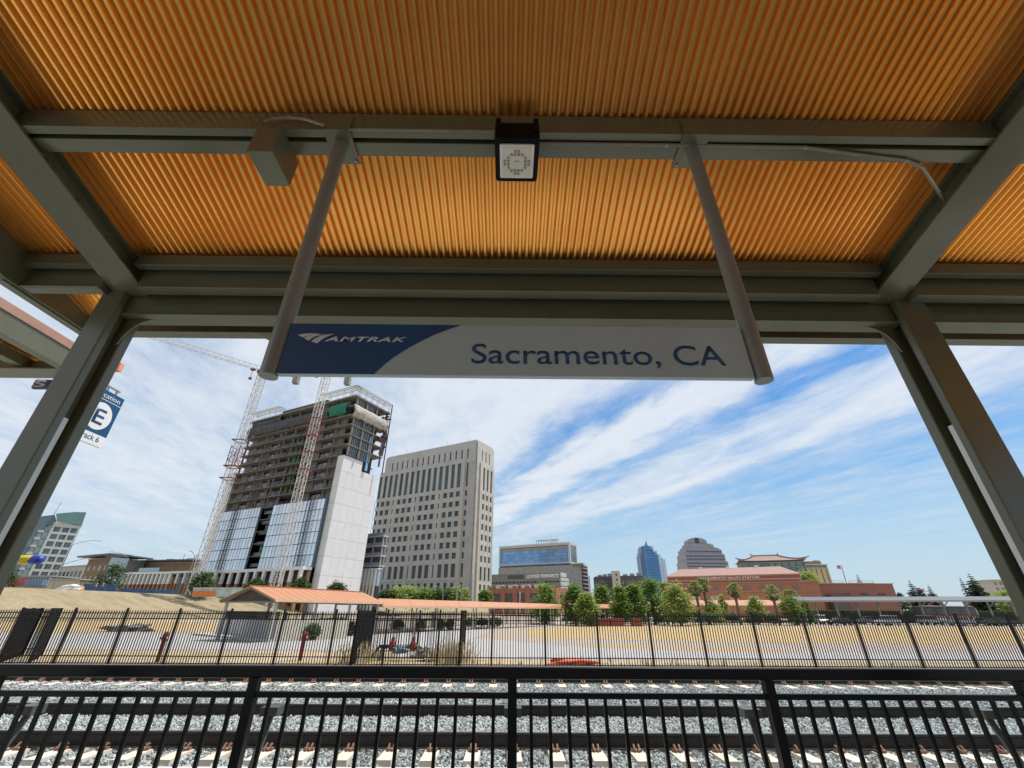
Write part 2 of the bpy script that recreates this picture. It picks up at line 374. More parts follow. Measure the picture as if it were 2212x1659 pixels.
# ================================================================== TRACKS
def rail_mesh(x0, x1, h=.19):
    prof = [(-.07, 0), (.07, 0), (.07, .012), (.012, .035), (.010, h-.05), (.036, h-.035), (.036, h-.006), (.028, h), (-.028, h), (-.036, h-.006), (-.036, h-.035), (-.010, h-.05), (-.012, .035), (-.07, .012)]
    b = MB(); b.prism([(x0, y, z) for y, z in prof], (x1-x0, 0, 0)); return b
TIE = Mt('concrete_tie', (.60, .535, .44), .9, var=.12, scale=2.2, bump=.15, ovar=.08)
tie_me = MB(); tie_me.add([(-.13, 0, -.2), (.13, 0, -.2), (.13, 2.6, -.2), (-.13, 2.6, -.2), (-.105, .03, 0), (.105, .03, 0), (.105, 2.57, 0), (-.105, 2.57, 0)],
    [(0, 3, 2, 1), (4, 5, 6, 7), (0, 1, 5, 4), (1, 2, 6, 5), (2, 3, 7, 6), (3, 0, 4, 7)])
tie_me = tie_me.mesh('tie', TIE)
clip = MB(); clip.box(-.075, .075, -.105, -.03, 0, .03)
for s in (-.035, .035):
    clip.cyl((s, -.10, .03), (s, -.06, .075), .016, 6); clip.cyl((s, -.06, .075), (s, -.02, .05), .016, 6); clip.cyl((s, -.10, .03), (s*.6, -.135, .02), .016, 6)
clip_me = clip.mesh('rail_clip', CLIP)
def track(label, y1, y2, ztie, xh, off, tie_y0, n, clipy):
    t = thing('railway_track', label, 'railway track', (0, y1, ztie))
    for y, nm in ((y1, 'near'), (y2, 'far')):
        r = rail_mesh(-70, 70).build('rail', RUST, t); r.location = (0, y-y1, .012); 
        h = MB(); h.box(-70, 70, -.030, .030, .1905, .1925); c = h.build('running_surface', RAILTOP, r)
    for i in range(-n, n+1):
        x = off+i*.61
        obj('tie', tie_me, t, (x, tie_y0-y1, random.uniform(-.004, .004)), (0, 0, random.uniform(-.006, .006)))
        obj('rail_clip', clip_me, t, (x, -.06, .004)); 
        if i % 1 == 0 and clipy: obj('rail_clip', clip_me, t, (x, y2-y1-.06, .004))
    return t
track('nearer railway track with large pale concrete ties right behind the black railing', 8.28, 10.42, -.352, 17, .12, 7.66, 28, False)
track('farther railway track with small looking ties just below the handrail line', 14.12, 15.56, -.255, 30, .25, 13.42, 52, False)

# ================================================================== RAILING
def railing():
    t = thing('platform_railing', 'black metal railing with upright bars along the platform edge', 'railing', (0, 3.68, 0))
    x0, x1 = -10.93, 11.05
    b = MB(); b.box(x0, x1, -.035, .035, 1.068, 1.142); o = b.build('handrail', BLACK, t); bevel(o, .012, 3)
    b = MB(); b.box(x0, x1, -.022, .022, .952, .988); bevel(b.build('middle_rail', BLACK, t), .004)
    b = MB(); b.box(x0, x1, -.022, .022, .10, .145); bevel(b.build('bottom_rail', BLACK, t), .004)
    post = MB(); post.box(-.032, .032, -.032, .032, 0, 1.067); post.box(-.07, .07, -.07, .07, 0, .015); pm = post.mesh('post', BLACK)
    bal = MB(); bal.box(-.0115, .0115, -.0115, .0115, .145, .952); bm_ = bal.mesh('baluster', BLACK)
    br = MB(); br.bar((0, .34, .80), (0, .03, .12), .045, .02); br.box(-.065, .065, .28, .40, .79, .845); brm = br.mesh('brace', Mt('worn_dark_steel', (.07, .075, .07), .5, var=.2))
    xs = [.04+1.832*k for k in range(-6, 7)]
    for x in xs: obj('post', pm, t, (x, 0, 0))
    for x in (-3.62, -1.79, .05, 1.87, 3.70): obj('brace', brm, t, (x, .03, 0))
    for x in xs[:-1]:
        for k in range(1, 14): obj('baluster', bm_, t, (x+1.832*k/14, 0, 0))
railing()

# ================================================================== OUR CANOPY
ZD = lambda Y: 4.752-.249*Y
CDIR = math.atan(.249)
def canopy():
    t = thing('platform_canopy', 'olive steel platform canopy with ribbed copper orange underside, overhead', 'canopy', (0, 2.8, 0))
    def P(b, n, m=OLIVE, par=t, bv=.004, lab=None):
        o = b.build(n, m, par, label=lab); o.location = (0, -2.8, 0) if par is t else (0, 0, 0)
        if bv: bevel(o, bv)
        return o
    pitch = .0572
    def deck(xa, xb, ya, yb, zf):
        n = max(1, round((xb-xa)/pitch)); xs = []
        for i in range(n):
            x = xa+i*pitch
            xs += [(x, 0), (x+pitch*.29, 0), (x+pitch*.50, .034), (x+pitch*.79, .034)]
        xs.append((xa+n*pitch, 0))
        # shallow steps along the slope let each rib follow the roof plane
        vs = []; fs = []
        for x, h in xs: vs += [(x, ya, zf(ya)+h), (x, yb, zf(yb)+h)]
        for i in range(len(xs)-1): fs.append((2*i, 2*i+1, 2*i+3, 2*i+2))
        k = len(vs); vs += [(xa, ya, zf(ya)+.07), (xb, ya, zf(ya)+.07), (xb, yb, zf(yb)+.07), (xa, yb, zf(yb)+.07)]; fs.append((k, k+1, k+2, k+3))
        me = bpy.data.meshes.new('roof_deck'); me.from_pydata(vs, [], fs); me.materials.append(DECK); return obj('roof_deck', me, t, (0, -2.8, 0))
    for xa, xb in ((-4.02, -3.25), (-3.25, 3.25), (3.25, 9.8)):
        x = xa; s_ = .0572*16
        while x < xb-.03:
            e = min(x+s_, xb); deck(x, e, 0, 3.46, lambda y: ZD(y)+random.Random(int(x*100)).uniform(-.0012, .0012)); deck(x, e, -5.6, 0, lambda y: 4.752+.249*y); x = e  # second slope is unseen, lengthened to darken the space behind the camera
    b = MB(); b.box(-4.05, 9.8, .0, .001, 0, .001)
    # purlins
    def purlin(y0, y1, dz, ztop=None, xa=-4.0, xb=9.8, n='purlin'):
        b = MB(); z = (ztop if ztop is not None else ZD(y1)-.002); b.box(xa, xb, y0, y1, z-dz, z); return P(b, n)
    b = MB(); b.box(-3.13, 3.13, 1.61, 1.663, 4.163, 4.336); b.box(-3.13, 3.13, 1.663, 1.668, 4.20, 4.33); P(b, 'purlin')
    b = MB(); b.box(-3.13, 3.13, 1.692, 1.784, 4.163, 4.30); P(b, 'purlin')
    for x0, x1 in ((3.36, 9.8), (-4.0, -3.36)):
        b = MB(); b.box(x0, x1, 1.61, 1.663, 4.163, 4.336); P(b, 'purlin'); b = MB(); b.box(x0, x1, 1.692, 1.784, 4.163, 4.30); P(b, 'purlin')
    for x0, x1 in ((-4.0, -3.36), (-3.07, 3.07), (3.36, 9.8)):
        b = MB(); b.box(x0, x1, 2.62, 2.685, 3.972, 4.08); P(b, 'purlin')
        b = MB(); b.box(x0, x1, 2.72, 2.80, 3.806, 4.04); b.box(x0, x1, 2.700, 2.72, 3.806, 3.816); P(b, 'eave_beam')
    # main beams between the columns
    def wbeam(xa, xb):
        b = MB(); b.box(xa, xb, 2.87, 2.885, 3.66, 3.895); b.box(xa, xb, 2.855, 3.01, 3.648, 3.662); b.box(xa, xb, 2.855, 3.01, 3.893, 3.905); return P(b, 'longitudinal_beam', bv=.002)
    wbeam(-3.235, 3.30); wbeam(3.50, 9.8)
    b = MB(); b.box(-4.0, 9.8, 3.33, 3.44, 3.806, 3.885); P(b, 'eave_trim')
    b = MB(); b.box(-4.0, 9.8, 3.44, 3.465, 3.905, 3.97); P(b, 'fascia', Mt('orange_fascia', (.72, .30, .15), .5, var=.05))
    for x in (-2.25, 2.2):                                            # little outriggers under the eave trim
        b = MB(); b.prism([(x-.17, 3.33, 3.805), (x+.15, 3.33, 3.805), (x+.06, 3.42, 3.765), (x-.02, 3.42, 3.765)], (0, .03, 0)); P(b, 'eave_bracket', bv=0)
    # edge beam of the left gable
    b = MB(); b.prism([(-4.055, 1.0, 4.28), (-4.055, 2.6, 3.80), (-4.055, 3.42, 3.80), (-4.055, 3.42, ZD(3.42)-.003), (-4.055, 1.0, ZD(1.0)-.003)], (.06, 0, 0)); P(b, 'rake_beam')
    b = MB(); b.box(-4.09, -4.02, 2.62, 3.46, 3.785, 3.80); P(b, 'rake_flange', bv=.002)
    # rafters: web, bottom flange, web bolt holes
    dark = Mt('bolt_hole_shadow', (.015, .012, .01), .9)
    for s in (-1, 1):
        zz = lambda y, d: ZD(y)-d
        b = MB()
        y0, y1 = 0.0, 2.86
        xw = s*3.19
        b.prism([(xw-.012, y0, zz(y0, .004)), (xw-.012, y1, zz(y1, .004)), (xw-.012, y1, zz(y1, .20)), (xw-.012, y0, zz(y0, .20))], (.024, 0, 0))
        xa, xb = sorted((s*3.075, s*3.345))
        b.prism([(xa, y0, zz(y0, .186)), (xb, y0, zz(y0, .186)), (xb, y0, zz(y0, .205)), (xa, y0, zz(y0, .205))], (0, y1-y0, -.249*(y1-y0)))
        b.prism([(s*3.12, y0, zz(y0, .003)), (s*3.3, y0, zz(y0, .003)), (s*3.3, y0, zz(y0, .015)), (s*3.12, y0, zz(y0, .015))], (0, y1-y0, -.249*(y1-y0)))
        rf = P(b, 'rafter', bv=.002)
        for y in (1.86, 2.13, 2.42):
            c = MB(); c.cyl((xw-s*.0125, y, zz(y, .095)), (xw-s*.016, y, zz(y, .095)), .020, 10); o = c.build('bolt', dark, rf)  # flat dark disc paints the shade inside an open bolt hole
        # columns: wide flange shape, rounded edges, pale cover strip low in the web
        xo, xi = (-3.405, -3.225) if s < 0 else (3.265, 3.50)
        if s > 0: xi, xo = 3.255, 3.50
        c = MB(); lo, hi = min(xo, xi), max(xo, xi)
        c.box(lo, hi, 2.80, 2.862, 0, 3.98); c.box(lo, hi, 2.965, 3.05, 0, 3.92); c.box((lo+hi)/2-.02, (lo+hi)/2+.02, 2.862, 2.965, 0, 3.92)
        c.box(lo-.06, hi+.06, 2.72, 3.13, 0, .02)
        bevel(P(c, 'column', bv=0), .014, 3)
        k = MB(); e = xi+(-.022 if s < 0 else .022)
        k.box(min(e, e-s*-.03), max(e, e-s*-.03), 2.868, 2.915, .02, 2.73); P(k, 'conduit_cover', Mt('pale_aluminium_cover', (.66, .69, .69), .45, var=.06), bv=.004)
        # haunch plate in the beam-to-column corner
        h = MB(); n_ = 8; pts = [(xi, 2.93, 3.648)]
        for i in range(n_+1):
            a = i/n_*math.pi/2; pts.append((xi-s*(.24-.24*math.sin(a)), 2.93, 3.648-.24+.24*math.cos(a)) )
        pts = [(xi, 2.93, 3.648), (xi-s*.24, 2.93, 3.648)]+[(xi-s*(.24-.22*math.sin(i/8*math.pi/2)), 2.93, 3.648-.24*(1-math.cos(i/8*math.pi/2))-.0) for i in range(1, 9)]+[(xi, 2.93, 3.40)]
        h.prism(pts, (0, .012, 0)); P(h, 'haunch_plate', bv=0)
        kk = MB(); kk.box(lo-.04, lo+.10, 3.06, 3.12, 2.36, 2.66) if s < 0 else None
        if s < 0: P(kk, 'sensor_box', Mt('brown_grey_box', (.16, .145, .12), .6))
    # knee block over the left column and right column
    for s, x in ((-1, -2.93), (1, 2.98)):
        b = MB(); b.prism([(x-.12, 2.80, 3.66+.245), (x+.10, 2.80, 3.905), (x+.05, 2.80, 3.965), (x-.07, 2.80, 3.965)], (0, .05, 0)); P(b, 'gusset', bv=.002)
canopy()

# things fixed to the purlin
def sign():
    t = thing('station_sign', 'long blue and grey station name sign hanging on two steel pipes', 'sign', (0, 1.7, 2.44))
    lo = (0, -1.7, -2.44)
    for s, x in ((-1, -1.10), (1, 1.17)):
        b = MB(); b.cyl((x, 1.7, 4.155), (x, 1.7, 2.435), .0405, 24); o = b.build('hanger_pipe', GALV, t, smooth=True); o.location = lo
        b = MB(); b.box(x-.085, x+.085, 1.598, 1.835, 4.148, 4.161); b.box(x-.085, x+.085, 1.598, 1.608, 4.161, 4.30); o = b.build('mounting_plate', OLIVE, t); o.location = lo; bevel(o, .003)
        c = MB(); 
        for dx in (-.06, .06): c.cyl((x+dx, 1.81, 4.1475), (x+dx, 1.81, 4.138), .010, 6)
        c.build('bolt', GALV, o)
    b = MB(); b.box(-1.058, 1.122, 1.685, 1.715, 2.442, 2.722); pn = b.build('sign_panel', Mt('silver_sign_face', (.42, .52, .55), .25, metal=.12, var=.06, scale=1.2, stretch=(3, 1, 1)), t); pn.location = lo; bevel(pn, .002)
    navy = Mt('navy_print', (.006, .062, .165), .35, var=.12, scale=2)
    curve = [(-.235, 2.7205), (-.30, 2.694), (-.36, 2.664), (-.41, 2.633), (-.47, 2.592), (-.54, 2.534), (-.58, 2.490), (-.615, 2.4435)]
    b = MB(); b.prism([(-1.057, 1.684, 2.7205)]+[(x, 1.684, z) for x, z in curve]+[(-1.057, 1.684, 2.4435)], (0, -.0012, 0)); b.build('blue_field', navy, pn)
    wh = Mt('silver_white_print', (.62, .63, .65), .35, metal=.1, var=.04)
    lg = MB()
    for poly in ([(248,255),(290,240),(370,230),(470,228),(560,233),(605,243),(500,246),(410,262),(330,290)],
                 [(342,303),(400,272),(480,252),(560,247),(722,243),(640,250),(560,262),(490,285),(412,339)],
                 [(453,353),(520,305),(600,268),(680,252),(760,240),(818,230),(745,262),(660,300),(600,340),(545,385)]):
        pts = [aY(q4(*p), 1.6815) for p in poly]; lg.prism([(p[0], 1.682, p[2]) for p in pts], (0, -.001, 0))
    lg.build('arrow_logo', wh, pn)
    text('company_lettering', 'AMTRAK', .385, .0275, wh, pn, (-.875, 1.682, 2.619), (RA(90), 0, 0), shear=.28, bold=.022, sp=1.12)
    text('name_lettering', 'Sacramento, CA', 1.185, .112, navy, pn, (-.178, 1.684, 2.507), (RA(90), 0, 0), bold=.004)
sign()
def flood():
    t = thing('floodlight', 'square black flood lamp with white dotted lens plate under the beam', 'lamp', (.034, 1.68, 4.0))
    bl = Mt('black_housing', (.003, .003, .004), .6, spec=.15)
    b = MB(); b.box(-.137, .137, -.14, .17, .0, .155); o = b.build('housing', bl, t); bevel(o, .02, 3)
    b = MB(); b.box(-.106, .106, -.098, .128, -.016, .002); fr = b.build('lens_frame', Mt('cream_frame', (.78, .76, .72), .4, var=.03), t); bevel(fr, .008, 3)
    b = MB(); b.box(-.090, .090, -.082, .112, -.0195, -.0165); pl = b.build('lens_plate', Mt('lens_plate', (.66, .64, .55), .3, var=.04), t)
    lm = MB(); lm.lathe([(.0085, 0), (.0085, -.004), (.004, -.0075)], 10); lme = lm.mesh('led', Mt('led_lens', (.34, .33, .29), .15, spec=.9), True)
    pts = []
    for a, c in ((0, 1), (1, 0), (0, -1), (-1, 0)):
        for s in (-.5, .5):
            for r in (.075, .053): pts.append(((a*r+(s*.022 if a == 0 else 0)), (c*r+(s*.022 if c == 0 else 0))))
    for a in (-1, 1):
        for c in (-1, 1): pts += [(a*.033, c*.053), (a*.053, c*.033)]
    for x, y in pts: obj('led', lme, pl, (x, y+.015, -.0197))
    lm = MB(); lm.lathe([(.015, 0), (.015, -.006), (.012, -.008)], 16); lm.build('centre_cap', Mt('cap_cream', (.6, .58, .5), .3), pl).location = (0, .015, -.0197)
    b = MB(); b.box(-.13, -.10, -.15, -.135, .05, .17); b.box(.10, .13, -.15, -.135, .05, .17); b.build('bracket', bl, t)
flood()
b = MB(); b.box(-.078, .078, -.12, .12, 0, .245); o = b.build('speaker_box', OLIVE); o.location = (-1.515, 1.72, 3.925); bevel(o, .004)
tag(o, 'olive rectangular box fixed under the beam left of the hanging sign', 'box')
def conduit(label, pts, r=.011):
    b = MB(); b.tube(pts, r, 8)
    for p in pts[1:-1]: b.lathe([(r*1.0, -r), (r*1.0, r)], 8, p)
    o = b.build('conduit', OLIVE2, smooth=True); tag(o, label, 'conduit'); return o
conduit('thin curved conduit from the box to the left sign hanger', [(-1.55, 1.585, 4.19), (-1.50, 1.58, 4.215), (-1.40, 1.575, 4.222), (-1.30, 1.575, 4.21), (-1.22, 1.58, 4.18), (-1.17, 1.585, 4.165)], .009)
conduit('thin conduit running along the beam between left hanger and lamp', [(-1.02, 1.60, 4.145), (-.96, 1.605, 4.158), (-.5, 1.605, 4.158), (-.1, 1.605, 4.158)], .008)
conduit('long conduit from the lamp rightwards ending bent at the right rafter', [(.17, 1.675, 4.150), (1.0, 1.675, 4.150), (1.9, 1.68, 4.150), (2.25, 1.72, 4.150), (2.62, 1.76, 4.15), (2.76, 1.80, 4.14), (3.0, 1.96, 4.12), (3.12, 2.04, 4.12)], .011)

# neighbouring canopy on the left
def side_canopy():
    t = thing('side_canopy', 'neighbouring olive canopy with orange underside seen left of the left column', 'canopy', (-8, 4.9, 0))
    def P(b, n, m=OLIVE, bv=.004):
        o = b.build(n, m, t); o.location = (8, -4.9, 0); return bevel(o, bv) if bv else o
    X = -5.2
    P(MB().box(X-.08, X, 2.2, 4.9, 4.20, 4.30), 'fascia', Mt('brown_fascia', (.36, .21, .15), .5))
    P(MB().box(X-.08, X-.012, 2.2, 4.62, 3.985, 4.198), 'rake_beam')
    P(MB().box(X-.10, X+.02, 2.2, 4.62, 3.972, 3.985), 'rake_flange', bv=0)
    P(MB().box(-13, X-.03, 4.50, 4.64, 4.03, 4.17), 'eave_beam')
    P(MB().box(-13, X-.03, 4.42, 4.66, 4.01, 4.03), 'eave_flange', bv=0)
    P(MB().box(X-.75, X-.62, 2.2, 4.5, 4.05, 4.17), 'purlin')
    P(MB().box(-13, X+.03, 4.90, 4.96, 4.27, 4.39), 'eave_fascia', Mt('orange_fascia', (.72, .30, .15), .5, var=.05))
    n = 120; vs = []; fs = []; xs = []
    for i in range(n):
        x = -13+i*.065; xs += [(x, 0), (x+.033, 0), (x+.04, .02), (x+.057, .02)]
    for x, h in xs: vs += [(x, 2.0, 4.21+h), (x, 4.93, 4.21+h)]
    for i in range(len(xs)-1): fs.append((2*i, 2*i+1, 2*i+3, 2*i+2))
    k = len(vs); vs += [(-13, 2, 4.26), (X, 2, 4.26), (X, 4.93, 4.26), (-13, 4.93, 4.26)]; fs.append((k, k+1, k+2, k+3))
    MB().add(vs, fs).build('roof_deck', DECK, t).location = (8, -4.9, 0)
    c = MB(); c.box(-9.2, -9.0, 4.45, 4.65, 0, 4.03); P(c, 'column')
side_canopy()
def location_sign():
    t = thing('location_sign', 'blue and white hanging track sign with a large letter E', 'sign', (-5.2, 5.03, 3.3))
    navy = Mt('navy_print', (.012, .05, .13), .4)
    y0, y1, z0, z1 = 4.76, 5.21, 3.30, 3.985
    def L(o): o.location = (5.2, -5.03, -3.3); return o
    bd = L(MB().box(-5.24, -5.20, y0, y1, z0, z1).build('sign_board', WHITE, t))
    f = MB().box(-5.2, -5.1985, y0+.001, y1-.001, z0+.135, z1-.001).build('blue_field', navy, bd)
    MB().box(-5.1985, -5.1975, y0, y1, z1-.125, z1-.118).build('divider_line', WHITE, bd)
    b = MB(); b.cyl((-5.1985, (y0+y1)/2+.0, 3.65), (-5.1975, (y0+y1)/2, 3.65), .175, 36); b.build('white_disc', WHITE, bd)
    R = (RA(90), 0, RA(90))
    text('letter_e', 'E', .15, .20, navy, bd, (-5.1965, (y0+y1)/2-.07, 3.552), R, bold=.012)
    text('location_lettering', 'Location', .36, .062, WHITE, bd, (-5.1975, y0+.045, 3.893), R)
    text('track_lettering', 'Track 6', .30, .07, navy, bd, (-5.1985, y0+.07, 3.345), R)
    b = MB(); b.cyl((-5.22, 4.95, z1), (-5.22, 4.95, 4.05), .012, 8); b.cyl((-5.22, 5.08, z1-.12), (-5.22, 5.08, 4.05), .012, 8); b.bar((-5.22, 4.90, 4.05), (-5.22, 5.12, 4.05), .02); L(b.build('hanger', GALV, t))
location_sign()
def small_sign():
    t = thing('letter_sign', 'small rounded dark sign with a pale letter S poking out left of the column', 'sign', (-5.2, 4.2, 3.64))
    b = MB(); b.box(-.10, .45, 0, .05, -.005, .115); o = b.build('sign_board', Mt('dark_sign', (.05, .045, .055), .4), t); bevel(o, .025, 4)
    text('letter_s', 'S', .13, .08, Mt('pale_mauve_print', (.42, .38, .40), .4), o, (-.075, -.002, .016), (RA(90), 0, 0), bold=.03)
    MB().bar((.3, .02, .115), (.3, .02, .39), .02).build('hanger', OLIVE, t)
small_sign()
def horn():
    t = thing('signal_horn', 'small yellow and blue rounded object poking out behind the left column', 'horn', (-3.76, 3.5, 1.82))
    MB().lathe([(.012, -.16), (.025, -.15), (.025, .06), (.02, .07)], 14, axis='x').build('black_handle', BLACK, t, smooth=True)
    MB().lathe([(.02, .05), (.031, .06), (.034, .10), (.030, .145), (.022, .15)], 16, axis='x').build('yellow_body', Mt('yellow_plastic', (.62, .50, .02), .4), t, smooth=True)
    MB().lathe([(.022, .15), (.031, .158), (.032, .20), (.026, .222), (.012, .232)], 16, axis='x').build('blue_cap', Mt('blue_plastic', (.02, .05, .42), .4), t, smooth=True)
horn()
# ================================================================== BLACK PICKET FENCES
def pal_fence():
    Y, z0, z1 = 22.7, -.72, 1.46
    xs = [1.74+2.44*k for k in range(-13, 13)]
    t = thing('picket_fence', 'long black steel picket fence across the view behind the tracks', 'fence', (0, Y, z0))
    post = MB(); post.box(-.042, .042, -.042, .042, 0, 2.20); post.lathe([(.05, 2.20), (.05, 2.215), (.02, 2.245)], 8); pm = post.mesh('post', FBLACK)
    for x in xs: obj('post', pm, t, (x, 0, 0), (RA(random.uniform(-.4, .4)), RA(random.uniform(-.4, .4)), 0))
    for z in (2.02, 1.80, .33, .06):
        bevel(MB().box(xs[0], xs[-1], -.020, .020, z-.019, z+.019).build('rail', FBLACK, t), .003)
    pk = MB(); pk.box(-.0155, .0155, -.0155, .0155, .02, 2.09); pk.add([(-.0155, -.0155, 2.09), (.0155, -.0155, 2.09), (.0155, .0155, 2.09), (-.0155, .0155, 2.09), (0, 0, 2.17)], [(0, 1, 4), (1, 2, 4), (2, 3, 4), (3, 0, 4)])
    pm = pk.mesh('picket', FBLACK); P = []
    for a in xs[:-1]:
        for k in range(1, 20): P.append(a+2.44*k/20)
    P.sort(key=lambda x: abs(x)); 
    for x in P[:300]: obj('picket', pm, t, (x, 0, 0), (0, RA(random.gauss(0, .18)), 0))
    b = MB()
    for x in P[300:]:
        b.add([(v[0]+x, v[1], v[2]) for v in pk.v], pk.f)
    b.build('pickets', FBLACK, t, kind='stuff')
pal_fence()
def enclosure(label, x0, x1, depth, skew0, skew1, posts_only=False, front=False, h=2.18):
    t = thing('gate_enclosure', label, 'fence', (x0, 22.78, -.72))
    def run(p, q):
        p = Vector((*p, 0)); q = Vector((*q, 0)); L = (q-p).length; n = max(1, round(L/.122)); k = max(1, round(L/2.4))
        for i in range(k+1):
            c = p.lerp(q, i/k); MB().box(c.x-.05, c.x+.05, c.y-.05, c.y+.05, 0, h+.03).build('post', FBLACK, t)
        for z in (h-.16, h-.38, .33): MB().bar(p+Vector((0, 0, z)), q+Vector((0, 0, z)), .04).build('rail', FBLACK, t)
        b = MB()
        for i in range(1, n):
            c = p.lerp(q, i/n); b.box(c.x-.0125, c.x+.0125, c.y-.0125, c.y+.0125, .02, h-.04)
            b.add([(c.x-.0125, c.y-.0125, h-.04), (c.x+.0125, c.y-.0125, h-.04), (c.x+.0125, c.y+.0125, h-.04), (c.x-.0125, c.y+.0125, h-.04), (c.x, c.y, h+.03)], [(0, 1, 4), (1, 2, 4), (2, 3, 4), (3, 0, 4)])
        b.build('picket_panel', FBLACK, t, kind='stuff')
    w = x1-x0
    run((0, 0), (skew0, depth)); run((w, 0), (w+skew1, depth)); run((skew0, depth), (w+skew1, depth))
    return t
enclosure('square black picket enclosure around the red valves behind the main fence', -7.0, -2.15, 3.3, -.15, -.1)
enclosure('dense black picket enclosure behind the fence at the far left end', -22.7, -21.35, 3.4, -2.45, -2.75)
# back flow preventer
def backflow():
    red = Mt('red_valve_paint', (.22, .022, .02), .45, var=.15); gal = Mt('grey_pipe', (.22, .22, .21), .5, metal=.4)
    t = thing('backflow_preventer', 'pipe assembly with two red hand-wheel valves inside the small enclosure', 'valve', (-5.3, 24.9, -.72))
    b = MB(); b.tube([(-.95, 0, 0), (-.95, 0, .45), (-.75, 0, .6), (.95, 0, .6), (1.25, 0, .45), (1.25, 0, 0)], .09, 12); b.build('pipe', gal, t, smooth=True)
    b = MB(); b.tube([(-1.45, -.15, .06), (-1.0, -.15, .62), (-.6, -.15, .62)], .07, 10); b.build('bypass_pipe', BLACK, t, smooth=True)
    for x in (-.42, .60):
        v = MB().lathe([(.15, .45), (.17, .50), (.17, .72), (.11, .80), (.09, .95), (.05, 1.0), (.05, 1.02)], 14, (x, 0, 0)); o = v.build('valve', red, t, smooth=True)
        w = MB(); w.lathe([(.155, 1.17), (.155, 1.195), (.12, 1.195), (.12, 1.17)], 18, (x, 0, 0)); w.cyl((x, 0, 1.0), (x, 0, 1.2), .018, 8)
        for a in range(3): w.bar((x-.14*math.cos(a*1.05), -.14*math.sin(a*1.05), 1.182), (x+.14*math.cos(a*1.05), .14*math.sin(a*1.05), 1.182), .02)
        w.build('hand_wheel', Mt('dull_red', (.25, .03, .03), .5), o)
    return t
backflow()
def lumpy(name, mt, loc, sx, sy, sz, seed, label, cat, sub=3, amp=.3, rough=2.2, group=None, par=None):
    import bmesh
    from mathutils import noise
    bm = bmesh.new(); bmesh.ops.create_icosphere(bm, subdivisions=sub, radius=1)
    for v in bm.verts:
        n = noise.noise(v.co*rough+Vector((seed*3.1, 0, 0))); v.co *= 1+amp*n
        v.co.x *= sx; v.co.y *= sy; v.co.z *= sz
        if v.co.z < -.35*sz: v.co.z = -.35*sz
    me = bpy.data.meshes.new(name); bm.to_mesh(me); bm.free(); me.materials.append(mt)
    o = obj(name, me, par, loc)
    if not par: tag(o, label, cat, group)
    return o
lumpy('tarp_cover', Mt('blue_tarp', (.12, .18, .24), .6, var=.3, scale=9), (-5.28, 24.7, -.30), .34, .24, .26, 2, 'crumpled pale blue tarp draped between the two red valves', 'tarp', amp=.6, rough=3.5)
lumpy('rubble_heap', Mt('grey_rubble', (.22, .21, .20), .9, var=.5, scale=14), (-3.9, 24.8, -.5), .62, .4, .30, 5, 'grey tangled rubble heap right of the red valves inside the enclosure', 'rubble', amp=.9, rough=5)
lumpy('rubble_heap', Mt('grey_rubble', (.22, .21, .20), .9), (-41, 53.5, -.6), 2.2, .9, .55, 8, 'small grey rubble heap on the bare ground far left', 'rubble', amp=.9, rough=5)
o = lumpy('orange_netting', Mt('orange_red_netting', (.60, .13, .08), .7, var=.15, scale=14), (3.05, 23.5, -.72), 1.3, .3, .22, 4, 'bright orange red netting heap lying right behind the fence', 'netting', sub=4, amp=.75, rough=2.0)
# red standpipes
def standpipe(label, x, y, h):
    red = Mt('dark_red_paint', (.17, .010, .018), .45, var=.15)
    t = thing('fire_standpipe', label, 'standpipe', (x, y, -.72), group='red standpipes behind the fence')
    MB().cyl((0, 0, 0), (0, 0, h*.72), .085, 14).build('pipe', red, t, smooth=True)
    MB().lathe([(.125, h*.68), (.135, h*.71), (.135, h*.9), (.10, h*.97), (.04, h)], 14).build('head', red, t, smooth=True)
    for s in (-1, 1): MB().cyl((s*.1, -.03, h*.80), (s*.20, -.09, h*.76), .045, 10).build('outlet', Mt('pinkish_cap', (.62, .32, .30), .4), t, smooth=True)
    return t
standpipe('red standpipe farther left, behind the fence over the pale road', -16.2, 22.95+.6, 1.25)
standpipe('red standpipe in front of the shelter, left of the enclosure', -10.05, 24.6, 1.25)
